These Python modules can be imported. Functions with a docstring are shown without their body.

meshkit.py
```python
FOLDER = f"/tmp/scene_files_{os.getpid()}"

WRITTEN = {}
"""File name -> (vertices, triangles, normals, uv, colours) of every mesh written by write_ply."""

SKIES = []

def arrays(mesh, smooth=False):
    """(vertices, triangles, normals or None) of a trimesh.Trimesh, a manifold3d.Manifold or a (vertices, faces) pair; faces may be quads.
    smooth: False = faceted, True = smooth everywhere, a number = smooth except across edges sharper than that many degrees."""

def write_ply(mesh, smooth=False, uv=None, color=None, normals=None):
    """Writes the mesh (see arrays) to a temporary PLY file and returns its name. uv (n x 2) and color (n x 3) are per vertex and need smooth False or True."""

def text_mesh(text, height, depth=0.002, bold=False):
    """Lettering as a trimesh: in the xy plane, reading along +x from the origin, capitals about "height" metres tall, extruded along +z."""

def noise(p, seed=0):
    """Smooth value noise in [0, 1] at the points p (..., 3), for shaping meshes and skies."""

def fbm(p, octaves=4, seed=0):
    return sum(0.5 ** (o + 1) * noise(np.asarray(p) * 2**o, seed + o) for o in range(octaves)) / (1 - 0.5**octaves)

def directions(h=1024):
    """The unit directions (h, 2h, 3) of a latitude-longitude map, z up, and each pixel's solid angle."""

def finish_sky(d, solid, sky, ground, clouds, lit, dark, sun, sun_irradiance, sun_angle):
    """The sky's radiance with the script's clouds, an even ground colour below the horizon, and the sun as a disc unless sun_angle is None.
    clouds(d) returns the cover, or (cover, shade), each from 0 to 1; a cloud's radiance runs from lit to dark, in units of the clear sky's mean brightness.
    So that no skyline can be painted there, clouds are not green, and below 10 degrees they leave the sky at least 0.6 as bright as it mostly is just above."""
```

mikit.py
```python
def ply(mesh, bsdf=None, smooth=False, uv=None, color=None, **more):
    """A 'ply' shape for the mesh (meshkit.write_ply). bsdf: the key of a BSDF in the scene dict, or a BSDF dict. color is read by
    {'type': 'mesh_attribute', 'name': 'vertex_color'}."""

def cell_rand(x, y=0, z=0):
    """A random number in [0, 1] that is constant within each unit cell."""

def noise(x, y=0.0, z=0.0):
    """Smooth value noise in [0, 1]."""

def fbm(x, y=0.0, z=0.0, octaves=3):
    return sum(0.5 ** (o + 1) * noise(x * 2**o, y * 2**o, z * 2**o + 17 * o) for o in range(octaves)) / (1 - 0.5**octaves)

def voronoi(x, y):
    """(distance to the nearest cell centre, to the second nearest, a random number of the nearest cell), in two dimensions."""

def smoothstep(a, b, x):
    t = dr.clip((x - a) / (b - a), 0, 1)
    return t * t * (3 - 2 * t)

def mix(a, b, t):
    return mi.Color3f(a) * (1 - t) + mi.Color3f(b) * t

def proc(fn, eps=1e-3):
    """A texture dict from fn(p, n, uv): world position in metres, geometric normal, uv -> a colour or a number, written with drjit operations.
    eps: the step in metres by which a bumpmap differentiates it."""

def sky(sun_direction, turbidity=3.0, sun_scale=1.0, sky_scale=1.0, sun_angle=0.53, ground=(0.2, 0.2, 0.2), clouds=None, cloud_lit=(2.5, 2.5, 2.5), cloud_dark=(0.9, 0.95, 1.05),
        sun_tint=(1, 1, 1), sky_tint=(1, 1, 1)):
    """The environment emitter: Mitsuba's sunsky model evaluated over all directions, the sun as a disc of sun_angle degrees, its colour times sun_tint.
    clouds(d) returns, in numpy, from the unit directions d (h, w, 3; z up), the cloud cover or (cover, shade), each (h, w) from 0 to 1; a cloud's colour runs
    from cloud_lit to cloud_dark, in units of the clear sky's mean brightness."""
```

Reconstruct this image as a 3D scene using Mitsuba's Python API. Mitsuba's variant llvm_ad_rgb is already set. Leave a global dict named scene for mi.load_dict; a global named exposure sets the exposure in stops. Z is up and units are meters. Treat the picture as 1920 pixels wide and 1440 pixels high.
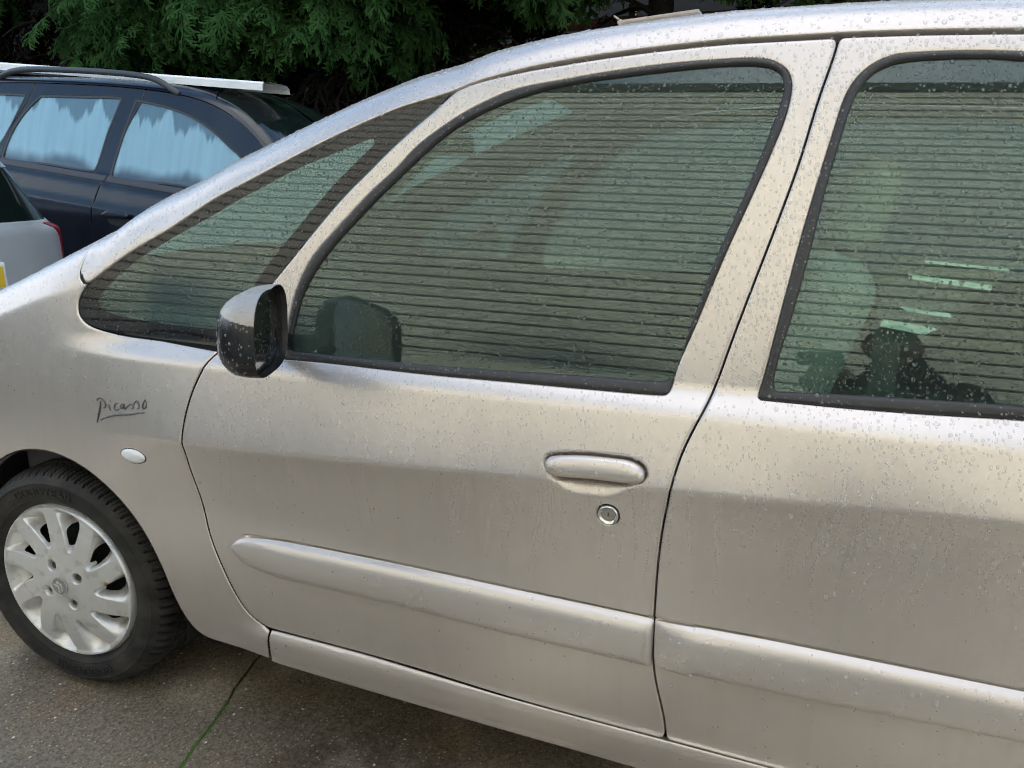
import math
import numpy as np, trimesh, shapely, drjit as dr, mitsuba as mi, manifold3d as m3
from shapely.geometry import Polygon, LineString, Point, box
from scipy.spatial import Delaunay, cKDTree
from scipy.interpolate import PchipInterpolator
import mikit, meshkit
from mikit import proc, noise, fbm, voronoi, smoothstep, mix, cell_rand
T = mi.ScalarTransform4f
scene, labels = {}, {}

# ------------------------------------------------------------------ camera, sky, exposure
CAM = np.array([1.7010, -1.2238, 1.3212]); YAW, PITCH, ROLL, FPX = 0.3671, 0.2646, 0.00215, 1456.85
fw = np.array([-math.sin(YAW) * math.cos(PITCH), math.cos(YAW) * math.cos(PITCH), -math.sin(PITCH)])
rt = np.cross(fw, [0, 0, 1]); rt /= np.linalg.norm(rt)
up = np.cross(rt, fw); up = up * math.cos(ROLL) - rt * math.sin(ROLL)
scene['camera'] = {'type': 'perspective', 'fov': math.degrees(2 * math.atan(960 / FPX)), 'fov_axis': 'x', 'near_clip': 0.01, 'far_clip': 500.0,
                   'to_world': T().look_at(origin=CAM.tolist(), target=(CAM + fw).tolist(), up=up.tolist())}
def clouds(d):
    p = d / np.maximum(d[..., 2:3] + 0.25, 0.05)
    n = meshkit.fbm(np.stack([p[..., 0] * 1.3 + 5, p[..., 1] * 1.3 + 2, p[..., 2] * 0], -1), 4, 3)
    c = np.clip((n - 0.46 + 0.30 * np.clip((d[..., 2] - 0.87) / 0.10, 0, 1)) / 0.24, 0, 1)   # broken cloud with a pale bank overhead, as the shoulders of the car mirror it
    return c * c * (3 - 2 * c) * 0.75, np.clip((n - 0.6) * 2, 0, 0.6)
SUN_EL, SUN_AZ = math.radians(23), math.radians(12)     # low winter sun behind the hedge; it lights the upper wall of the warehouse
sun_dir = (math.sin(SUN_AZ) * math.cos(SUN_EL), math.cos(SUN_AZ) * math.cos(SUN_EL), math.sin(SUN_EL))
scene['sky'] = mikit.sky(sun_dir, turbidity=3, sun_scale=0.34, sun_tint=(0.86, 1.0, 1.16), sky_scale=1.0, sun_angle=4.0, clouds=clouds, cloud_lit=(2.3, 2.35, 2.45), cloud_dark=(1.1, 1.15, 1.25), ground=(0.12, 0.12, 0.11))
exposure = 3.9

# ------------------------------------------------------------------ materials
def rgb(*c): return {'type': 'rgb', 'value': list(c)}
def pr(base, rough=0.5, **k):
    d = {'type': 'principled', 'base_color': rgb(*base) if isinstance(base, tuple) else base, 'roughness': rough}
    d.update(k); return d
def two(b): return {'type': 'twosided', 'bsdf': b}
def mat(name, b, twosided=True): scene['m_' + name] = two(b) if twosided else b; return 'm_' + name
def f_paint(p, n, uv):
    g = fbm(p.x * 6, p.y * 6, p.z * 6, octaves=3)
    low = smoothstep(0.55, 0.2, p.z)
    c = mix((0.655, 0.603, 0.566), (0.605, 0.556, 0.52), g)
    run = smoothstep(.52, .75, fbm(p.x * 70, p.y * 20, p.z * 2.5, octaves=3)) * smoothstep(.98, .85, p.z)
    c = mix(c, (0.47, 0.435, 0.385), run * .10)
    return mix(c, (0.42, 0.385, 0.33), low * 0.35 * fbm(p.x * 15, p.y * 15, p.z * 9, octaves=4))
def f_paint_r(p, n, uv):
    return 0.30 + 0.05 * fbm(p.x * 9, p.y * 9, p.z * 7, octaves=3) + 0.1 * smoothstep(0.5, 0.2, p.z)
PAINT = mat('paint', pr(proc(f_paint), proc(f_paint_r), metallic=0.72, specular=0.5, clearcoat=1.0, clearcoat_gloss=0.97))
STRIP = mat('strip', pr((0.615, 0.573, 0.54), 0.36, metallic=0.68, clearcoat=0.35, clearcoat_gloss=0.8))
def f_rubber(p, n, uv): return mix((0.018, 0.018, 0.021), (0.034, 0.034, 0.037), fbm(p.x * 40, p.y * 40, p.z * 40, octaves=3))
RUBBER = mat('rubber', pr(proc(f_rubber), 0.42, specular=0.5))
BLACK = mat('black', pr((0.012, 0.012, 0.013), 0.7))
FRIT = mat('frit', pr((0.008, 0.008, 0.009), 0.03, specular=0.55))
BPLAST = mat('black_plastic', pr((0.009, 0.009, 0.010), 0.24, specular=0.5))
def f_tyre(p, n, uv):
    return mix((0.014, 0.0135, 0.013), (0.036, 0.033, 0.029), smoothstep(0.35, 0.75, fbm(p.x * 22, p.y * 22, p.z * 22, octaves=4)) * 0.8)
TYRE = mat('tyre', pr(proc(f_tyre), 0.62, specular=0.35))
LETTER = mat('letter', pr((0.010, 0.010, 0.010), 0.45))
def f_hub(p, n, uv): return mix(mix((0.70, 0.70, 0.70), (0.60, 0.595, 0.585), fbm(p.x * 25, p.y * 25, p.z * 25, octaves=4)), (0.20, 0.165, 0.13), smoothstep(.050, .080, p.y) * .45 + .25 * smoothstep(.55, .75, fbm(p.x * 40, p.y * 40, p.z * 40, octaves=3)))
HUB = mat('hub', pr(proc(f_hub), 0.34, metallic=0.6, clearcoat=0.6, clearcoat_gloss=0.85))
STEEL = mat('steel', pr((0.45, 0.43, 0.40), 0.35, metallic=0.9))
DARKSTEEL = mat('darksteel', pr((0.06, 0.045, 0.035), 0.6, metallic=0.4))
CHROME = mat('chrome', pr((0.72, 0.72, 0.72), 0.14, metallic=1.0))
BRASS = mat('brass', pr((0.55, 0.36, 0.16), 0.35, metallic=1.0))
GLASS = mat('glass', {'type': 'thindielectric', 'int_ior': 1.55, 'specular_transmittance': rgb(0.62, 0.84, 0.74), 'specular_reflectance': rgb(0.86, 1.0, 0.93)}, False)
FOGGED = mat('fogged', {'type': 'principledthin', 'base_color': rgb(0.15, 0.20, 0.185), 'roughness': 0.6, 'diff_trans': 1.3, 'spec_trans': 0.0}, False)   # misted glass on the car's far side
MISTED = mat('misted', {'type': 'blendbsdf', 'weight': 0.05, 'a': {'type': 'ref', 'id': GLASS}, 'b': {'type': 'principledthin', 'base_color': rgb(0.52, 0.68, 0.60), 'roughness': 0.6, 'diff_trans': 0.8, 'spec_trans': 0.0}}, False)   # lightly misted glass of the near side
HAZE = {'type': 'principledthin', 'base_color': rgb(0.8, 0.82, 0.84), 'roughness': 0.5, 'diff_trans': 1.0, 'spec_trans': 0.0}
WATER = mat('water', {'type': 'blendbsdf', 'weight': 0.018, 'a': {'type': 'dielectric', 'int_ior': 1.333}, 'b': HAZE}, False)
MIRROR = mat('mirror', pr((0.22, 0.225, 0.22), 0.10, metallic=1.0))
LAMPW = mat('lampw', pr((0.70, 0.71, 0.74), 0.18, specular=0.6, clearcoat=1.0, clearcoat_gloss=0.98))
BADGE = mat('badge', pr((0.11, 0.11, 0.115), 0.3, metallic=0.7))
TRIM = mat('trim', pr((0.075, 0.077, 0.080), 0.6))
def f_fabric(p, n, uv): return mix((0.24, 0.25, 0.25), (0.32, 0.325, 0.32), noise(p.x * 300, p.y * 300, p.z * 300))
FABRIC = mat('fabric', pr(proc(f_fabric), 0.9))
CAPM = mat('cap', pr((0.36, 0.345, 0.325), 0.42, metallic=0.35, clearcoat=.5, clearcoat_gloss=.7))
PALE = mat('pale', pr((0.88, 0.90, 0.87), 0.6))

# ------------------------------------------------------------------ mesh helpers
def sst(a, b, x):
    t = np.clip((x - a) / (b - a), 0, 1); return t * t * (3 - 2 * t)
def cat(ms):
    v, f, o = [], [], 0
    for a, b in ms:
        a = np.asarray(a, float); b = np.asarray(b, int)
        if b.shape[1] == 4: b = np.vstack([b[:, [0, 1, 2]], b[:, [0, 2, 3]]])
        v.append(a); f.append(b + o); o += len(a)
    return np.vstack(v), np.vstack(f)
def tm(m): return np.asarray(m.vertices), np.asarray(m.faces)
def man(m): k = m.to_mesh(); return np.asarray(k.vert_properties[:, :3], float), np.asarray(k.tri_verts)
def add(key, mesh, bsdf, smooth=False, **more):
    scene[key] = mikit.ply(mesh, bsdf, smooth=smooth, **more)
MIRROR_Y = T([[1, 0, 0, 0], [0, -1, 0, 1.75], [0, 0, 1, 0], [0, 0, 0, 1]])
def mirrored(key, src): scene[key] = {**scene[src], 'to_world': MIRROR_Y}
def grid_faces(n, m, close=False):
    i, j = np.meshgrid(np.arange(n - 1), np.arange(m if close else m - 1), indexing='ij'); k = (j + 1) % m
    q = np.stack([i * m + j, i * m + k, (i + 1) * m + k, (i + 1) * m + j], -1).reshape(-1, 4)
    return np.vstack([q[:, [0, 1, 2]], q[:, [0, 2, 3]]])
def bx(c, s, ch=0.0, R=None):
    """box with centre c, full sizes s, chamfer ch"""
    h = np.asarray(s, float) / 2
    if ch > 0:
        pts = []
        for sx in (-1, 1):
            for sy in (-1, 1):
                for sz in (-1, 1):
                    for k in range(3):
                        q = np.array([sx, sy, sz]) * h; r = np.array([sx, sy, sz]) * ch; r[k] = 0; pts.append(q - r)
        v, f = man(m3.Manifold.hull_points(np.array(pts)))
    else:
        v, f = tm(trimesh.creation.box(extents=s))
    if R is not None: v = v @ np.asarray(R).T
    return v + np.asarray(c), f
def rot(axis, deg):
    a = np.asarray(axis, float); a /= np.linalg.norm(a); t = math.radians(deg); K = np.array([[0, -a[2], a[1]], [a[2], 0, -a[0]], [-a[1], a[0], 0]])
    return np.eye(3) + math.sin(t) * K + (1 - math.cos(t)) * K @ K
def tube(pts, rad, sides=8, cap=True):
    p = np.asarray(pts, float); r = np.broadcast_to(rad, (len(p),)); t = np.gradient(p, axis=0); t /= np.linalg.norm(t, axis=1, keepdims=True) + 1e-12
    a = np.cross(t[0], [0, 0, 1.0]) if abs(t[0][2]) < .9 else np.cross(t[0], [1.0, 0, 0]); a /= np.linalg.norm(a); V = []
    for i in range(len(p)):
        a = a - t[i] * (a @ t[i]); a /= np.linalg.norm(a); b = np.cross(t[i], a); ang = np.arange(sides) * 2 * np.pi / sides
        V.append(p[i] + r[i] * (np.cos(ang)[:, None] * a + np.sin(ang)[:, None] * b))
    v = np.vstack(V); f = grid_faces(len(p), sides, True)
    if cap:
        n = len(v); v = np.vstack([v, p[:1], p[-1:]]); k = np.arange(sides)
        f = np.vstack([f, np.stack([k, (k + 1) % sides, k * 0 + n], 1)[:, ::-1], np.stack([k, (k + 1) % sides, k * 0 + n + 1], 1) + [[n - sides, n - sides, 0]]])
    return v, f
def smooth_line(pts, step=0.006):
    """a smooth curve through the points, evenly sampled"""
    p = np.asarray(pts, float)
    if len(p) < 3: s = np.array([0, np.linalg.norm(p[1] - p[0])]); q = np.linspace(0, s[1], max(2, int(s[1] / step))); return np.stack([np.interp(q, s, p[:, k]) for k in (0, 1)], 1)
    s = np.r_[0, np.cumsum(np.linalg.norm(np.diff(p, axis=0), axis=1))]
    q = np.linspace(0, s[-1], max(3, int(s[-1] / step)))
    c = np.stack([PchipInterpolator(s, p[:, k])(q) for k in range(p.shape[1])], 1)
    w = 4; pad = np.vstack([np.repeat(c[:1], w, 0), c, np.repeat(c[-1:], w, 0)]); ker = np.ones(2 * w + 1) / (2 * w + 1)
    cs = np.stack([np.convolve(pad[:, k], ker, 'valid') for k in range(p.shape[1])], 1); cs[0], cs[-1] = c[0], c[-1]
    return cs
def loop_poly(pts, r=0.0, step=0.005):
    """closed smooth outline; corners rounded by opening and closing"""
    g = Polygon(np.vstack([smooth_line(np.vstack([pts, pts[:1]]), step)]))
    g = g.buffer(0)
    return g.buffer(-r).buffer(2 * r).buffer(-r) if r else g
def resample(ring, step):
    g = LineString(ring.coords); n = max(8, int(g.length / step)); return np.array([g.interpolate(i / n, normalized=True).coords[0] for i in range(n)])
def surf_normal(fn, x, s, e=1.5e-3):
    a, b = fn(x + e, s) - fn(x - e, s), fn(x, s + e) - fn(x, s - e)
    n = np.cross(a, b); return n / (np.linalg.norm(n, axis=1, keepdims=True) + 1e-12)
def edge(r=0.003):
    return lambda d, x, s: r * (1 - np.sqrt(np.clip(1 - (1 - np.minimum(d / r, 1)) ** 2, 0, 1)))
def panel(poly, fn, depth=None, flange=0.018, res=0.014, bstep=0.006, rings=(0.0006, 0.0015, 0.003, 0.006), extra=None):
    """sheet over the polygon (in x,s) laid on the surface fn(x,s); depth(distance to edge, x, s) sinks it; the edge is folded inwards by flange"""
    depth = depth or edge()
    parts = [poly] if poly.geom_type == 'Polygon' else list(poly.geoms)
    out = []
    for pg in parts:
        if pg.area < 1e-6: continue
        bnd = [resample(r, bstep) for r in (pg.exterior, *pg.interiors)]
        pts = list(bnd)
        for d in rings:
            q = pg.buffer(-d)
            for g in ([q] if q.geom_type == 'Polygon' else q.geoms):
                if g.is_empty: continue
                for r in (g.exterior, *g.interiors): pts.append(resample(r, bstep))
        x0, y0, x1, y1 = pg.bounds
        gx, gy = np.meshgrid(np.arange(x0, x1, res), np.arange(y0, y1, res)); gx = gx + (np.arange(gx.shape[0]) % 2)[:, None] * res / 2
        g = np.stack([gx.ravel(), gy.ravel()], 1); inner = pg.buffer(-max(rings) - res * .35)
        g = g[shapely.contains_xy(inner, g[:, 0], g[:, 1])] if not inner.is_empty else g[:0]
        if extra is not None and len(extra): g = g[cKDTree(extra).query(g)[0] > res * .45] if len(g) else g; g = np.vstack([g, extra])
        p = np.vstack(pts + [g]); tri = Delaunay(p).simplices; c = p[tri].mean(1)
        tri = tri[shapely.contains_xy(pg.buffer(1e-5), c[:, 0], c[:, 1])]
        a, b, cc = p[tri[:, 0]], p[tri[:, 1]], p[tri[:, 2]]; ar = (b[:, 0] - a[:, 0]) * (cc[:, 1] - a[:, 1]) - (b[:, 1] - a[:, 1]) * (cc[:, 0] - a[:, 0])
        tri = tri[np.abs(ar) > 1e-10]; flip = ar[np.abs(ar) > 1e-10] < 0; tri[flip] = tri[flip][:, ::-1]
        dist = shapely.distance(shapely.points(p), pg.boundary)
        n = surf_normal(fn, p[:, 0], p[:, 1]); v = fn(p[:, 0], p[:, 1]) - n * depth(dist, p[:, 0], p[:, 1])[:, None]
        out.append((v, tri)); k = 0
        if flange:
            for r in bnd:
                m = len(r); a = v[k:k + m]; b = a - n[k:k + m] * flange; k += m
                out.append((np.vstack([a, b]), grid_faces(2, m, True)))
    return cat(out)

# ------------------------------------------------------------------ the silver car: side surface and outlines (metres; x runs to the rear from the front wheel, z up)
def zchar(x): return 0.732 + 0.053 * x
def zbelt(x): return 0.954 + 0.010 * x
def SILLP(v): return PchipInterpolator([-.12, -.02, .1, .3, .6, .85, 1, 1.4], [0, 0, .6, .95, 1.0, .92, .8, .5])(np.clip(v, -.12, 1.4))
def S(x, z):
    x = np.asarray(x, float); z = np.asarray(z, float)
    y = 0.013 * np.maximum(0, 1.6 - x) ** 2 + 0.06 * np.maximum(0, -.35 - x) ** 2 + 0.010 * np.maximum(0, x - 1.9) ** 2
    y = y + 0.5 * np.maximum(0, .50 - z) ** 2 + 0.25 * np.maximum(0, z - .62) ** 2
    d = z - zchar(x); dp = (-d + np.sqrt(d * d + .008 ** 2)) / 2
    y = y - .015 * sst(.50, .66, x) * SILLP((.3262 - .0095 * np.maximum(0, x - .84) - z) / .095)
    y = y + sst(.2, .42, x) * .0140 * (dp / .085) * np.exp(1 - dp / .085)
    zb = zbelt(x); zc = zchar(x)
    y = y - .024 * sst(.12, .50, x) * np.where(z > zc, np.clip((zb - .03 - z) / (zb - .03 - zc), 0, 1), sst(.57, zc, z))      # the haunch swells towards the crease
    return y + .028 * sst(.02, .36, x) * sst(zb - .040, zb + .012, z)
ZJ = PchipInterpolator(*np.array([(-.95,.66),(-.8,.745),(-.6,.83),(-.35,.915),(-.133,.985),(0,1.03),(.152,1.0749),(.203,1.1087),(.2724,1.1518),(.3795,1.2066),(.4837,1.2647),(.5839,1.3095),(.679,1.3524),(.7996,1.4036),(.9147,1.4453),
    (1.0206,1.4723),(1.0704,1.4894),(1.1419,1.5052),(1.2001,1.5155),(1.3417,1.531),(1.45,1.5385),(1.5536,1.5425),(1.7041,1.5425),(1.8116,1.5405),(1.9637,1.534),(2.4,1.51),(2.9,1.46),(3.3,1.38)]).T)
HX = PchipInterpolator([-.95,-.6,-.35,0,.15,.5,1,1.25,1.5,2,3.3], [.05,.059,.071,.079,.095,.070,.058,.057,.057,.056,.055])
CX = PchipInterpolator([-.95,-.3,.15,.5,1.0,1.4,3.3], [.02,.05,.10,.08,.045,.03,.03])
def body(x, s):
    """the body skin: s is the height up to the gutter line, and above it runs on over the pillar or roof to the car's centre line (s = ZJ + 1)"""
    x = np.asarray(x, float); s = np.asarray(s, float); zj = ZJ(x); y = S(x, np.minimum(s, zj)); z = np.minimum(s, zj)
    u = np.clip(s - zj, 0, 1); y0 = S(x, zj); w = (.25 * u + .75 * u * u); by = y0 + (.875 - y0) * w
    bz = zj + HX(x) * (1 - np.exp(-(by - y0) / .036)) + CX(x) * (1 - (1 - w) ** 2)
    return np.stack([x, np.where(u > 0, by, y), np.where(u > 0, bz, z)], 1)
def inset(fn, off):
    """the surface moved inwards (+) along its normal"""
    return lambda x, s: fn(x, s) - surf_normal(fn, np.asarray(x, float), np.asarray(s, float)) * off
L = dict(
    A=[(0.5408,0.9554),(0.5253,0.9464),(0.5130,0.9203),(0.4938,0.8843),(0.4723,0.8122),(0.4663,0.7697),(0.4660,0.7009),(0.4781,0.6226),(0.4922,0.5419),(0.5183,0.4748),(0.5461,0.4123),(0.5735,0.3612),(0.6077,0.3328),(0.6375,0.3257)],
    gutter=[(1.0203,1.4744),(1.0471,1.4824),(1.0704,1.4894),(1.1419,1.5052),(1.2001,1.5171),(1.3417,1.5319),(1.3633,1.5355),(1.5257,1.5402),(1.5536,1.5413),(1.7041,1.5395),(1.8116,1.5373),(1.9637,1.5313)],
    pillarlow=[(0.1520,1.0749),(0.2030,1.1087),(0.2724,1.1518),(0.3795,1.2066),(0.4837,1.2647),(0.5839,1.3095),(0.6790,1.3524),(0.7996,1.4036),(0.9147,1.4453),(1.0206,1.4723)],
    seam=[(0.1202,1.1451),(0.1212,1.1190),(0.1290,1.0990),(0.1519,1.0761)],
    quarter=[(0.1522,1.0713),(0.1324,1.0466),(0.1259,1.0186),(0.1326,0.9996),(0.1558,0.9840),(0.2008,0.9732),(0.2632,0.9660),(0.3616,0.9636),(0.5371,0.9622)],
    B=[(1.7057,1.5394),(1.7049,1.5309),(1.6842,1.4387),(1.6657,1.3431),(1.6425,1.2515),(1.6122,1.1418),(1.5874,1.0509),(1.5704,0.9843),(1.5608,0.9560),(1.5430,0.9139),(1.5253,0.8623),(1.5134,0.7939),(1.5034,0.7160),(1.4992,0.6363),(1.4984,0.5633),(1.5019,0.4723),(1.5118,0.4174),(1.5264,0.3539),(1.5303,0.3128)],
    rseal=[(1.9655,1.5003),(1.8512,1.5070),(1.7952,1.5067),(1.7654,1.4965),(1.7400,1.4768),(1.7233,1.4458),(1.7096,1.3840),(1.6962,1.3183),(1.6805,1.2359),(1.6655,1.1445),(1.6530,1.0643),(1.6411,0.9910),(1.6355,0.9662),(1.7509,0.9665),(1.8641,0.9685),(2.0111,0.9737)],
    rglass=[(1.9666,1.4837),(1.8340,1.4916),(1.7892,1.4871),(1.7599,1.4718),(1.7398,1.4370),(1.7289,1.3878),(1.7133,1.3061),(1.6978,1.1987),(1.6802,1.0939),(1.6644,1.0145),(1.6624,0.9844),(1.8266,0.9914),(2.0094,0.9957)],
    silltop=[(0.6407,0.3266),(0.8398,0.3273),(1.0343,0.3220),(1.2244,0.3142),(1.3893,0.3124),(1.5294,0.3111),(1.7214,0.3038)],
    sillbot=[(0.6196,0.2367),(0.8884,0.2281),(1.2165,0.2234),(1.3862,0.2218),(1.5079,0.2188)],
    fmould=[(0.5559,0.5218),(0.5789,0.5418),(0.6165,0.5515),(0.7304,0.5598),(0.9894,0.5631),(1.2304,0.5618),(1.4986,0.5591),(1.4993,0.4660),(1.3894,0.4659),(1.2305,0.4669),(0.9230,0.4730),(0.6876,0.4714),(0.6164,0.4796),(0.5672,0.5021)],
    rmould=[(1.5024,0.5579),(1.7086,0.5637),(2.0616,0.5632),(2.0743,0.4790),(1.9199,0.4751),(1.7168,0.4696),(1.5599,0.4686),(1.5067,0.4735)],
    handle=[(1.2939,0.8313),(1.3013,0.8440),(1.3258,0.8501),(1.3835,0.8557),(1.4352,0.8569),(1.4661,0.8489),(1.4753,0.8353),(1.4716,0.8205),(1.4608,0.8150),(1.3858,0.8128),(1.3177,0.8089),(1.2977,0.8141)],
    cup=[(1.2964,0.8219),(1.3056,0.7997),(1.3274,0.7852),(1.3572,0.7786),(1.4055,0.7810),(1.4427,0.7958),(1.4636,0.8144)],
    frame=[(0.5408,0.9554),(0.5700,0.9924),(0.6096,1.0427),(0.6527,1.0930),(0.6821,1.1265),(0.7246,1.1748),(0.7621,1.2188),(0.7974,1.2588),(0.8332,1.2962),(0.8549,1.3157),(0.8979,1.3583),(0.9341,1.3912),(0.9699,1.4217),(1.0063,1.4508),(1.0259,1.4682),(1.0389,1.4777)],
    fseal=[(0.7046,0.9518),(0.7034,0.9864),(0.7089,1.0299),(0.7161,1.0763),(0.7309,1.1172),(0.7484,1.1506),(0.7858,1.1946),(0.8279,1.2389),(0.8753,1.2874),(0.9303,1.3360),(0.9551,1.3649),(1.0136,1.4088),(1.0617,1.4373),(1.1271,1.4657),(1.1474,1.4728),(1.2491,1.4881),(1.3463,1.4999),(1.4396,1.5076),(1.5293,1.5105),(1.5813,1.5106),(1.6162,1.5011),(1.6362,1.4855),(1.6432,1.4655),(1.6406,1.4273),(1.6229,1.3601),(1.5976,1.2843),(1.5650,1.1904),(1.5322,1.0858),(1.4996,0.9776),(1.4973,0.9608),(1.3624,0.9569),(1.2124,0.9553),(1.0112,0.9530),(0.8341,0.9537)],
    fglass=[(0.7162,0.9713),(0.7222,1.0094),(0.7312,1.0528),(0.7473,1.0960),(0.7674,1.1305),(0.8021,1.1755),(0.8452,1.2219),(0.8957,1.2725),(0.9458,1.3200),(0.9937,1.3635),(1.0421,1.4014),(1.0901,1.4268),(1.1308,1.4432),(1.1511,1.4504),(1.2513,1.4738),(1.3486,1.4841),(1.4418,1.4912),(1.5311,1.4953),(1.5831,1.4939),(1.6136,1.4864),(1.6278,1.4703),(1.6259,1.4490),(1.6086,1.3771),(1.5807,1.2841),(1.5479,1.1898),(1.5191,1.0849),(1.4882,0.9836),(1.3574,0.9806),(1.2066,0.9763),(1.0041,0.9721)],
    frit=[(0.8955,1.3999),(0.8493,1.3853),(0.7938,1.3663),(0.6910,1.3300),(0.6219,1.2989),(0.5554,1.2690),(0.4885,1.2349),(0.3752,1.1815),(0.2750,1.1264),(0.1990,1.0614),(0.1782,1.0331),(0.2086,1.0143),(0.2980,1.0013),(0.4064,0.9971),(0.5555,0.9969),(0.5939,1.0658),(0.6273,1.1154),(0.6611,1.1576),(0.7058,1.2089),(0.7488,1.2580),(0.7905,1.3041),(0.8329,1.3444),(0.8722,1.3809)],
)
CAR = 'silver_car'
labels[CAR] = {'label': 'large beige silver car covered in rain drops, filling the foreground, its windows mirroring a ribbed wall', 'category': 'car'}
A, B = np.array(L['A']), np.array(L['B'])
GAP = 0.0018
# --- front door
top_x = np.linspace(1.7057, 1.0378, 60); gut = np.stack([top_x, ZJ(top_x) - .001 - .0055 * sst(1.03, 1.25, top_x)], 1)
frame = np.array(L['frame'][:-2] + [(1.0203, float(ZJ(1.0203)) - .0035), (1.0378, float(ZJ(1.0378)) - .001)])
sill_line = smooth_line([(0.6375, .3257), (.84, .3265), (1.034, .3225), (1.2244, .3165), (1.3893, .3135), (1.5303, .3118), (1.7214, .309), (2.4, .303)])
sl = sill_line[sill_line[:, 0] < 1.5303]
front_door = Polygon(np.vstack([smooth_line(A), sl, smooth_line(B)[::-1], gut, smooth_line(frame)[::-1]])).buffer(0).buffer(-.01).buffer(.01).buffer(-GAP)
fseal, fglass = loop_poly(L['fseal'], .004), loop_poly(L['fglass'], .006).buffer(.003)
rseal = loop_poly(L['rseal'][::-1] [::-1] + [(2.4, .978), (2.455, 1.0), (2.44, 1.2), (2.40, 1.44), (2.34, 1.478), (2.15, 1.496)], .006)
rglass = loop_poly(L['rglass'] + [(2.39, .995), (2.435, 1.02), (2.42, 1.2), (2.38, 1.43), (2.32, 1.462), (2.15, 1.479)], .006).buffer(.003)
handle = loop_poly(L['handle'], .006, .002); cup = loop_poly(np.vstack([L['cup'], [(1.478, .835), (1.468, .852), (1.436, .860), (1.384, .859), (1.325, .853), (1.299, .847), (1.291, .831)]]), .006, .002)
LOCK = np.array([1.411, .749])
def cup_depth(poly, deep):
    ring = poly.exterior
    def f(x, s):
        o = np.zeros(len(x)); k = shapely.contains_xy(poly, x, s)
        if k.any():
            d = shapely.distance(shapely.points(x[k], s[k]), ring); o[k] = deep * sst(0, np.where(s[k] > .822, .008, .040), d)
        return o
    return f
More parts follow.
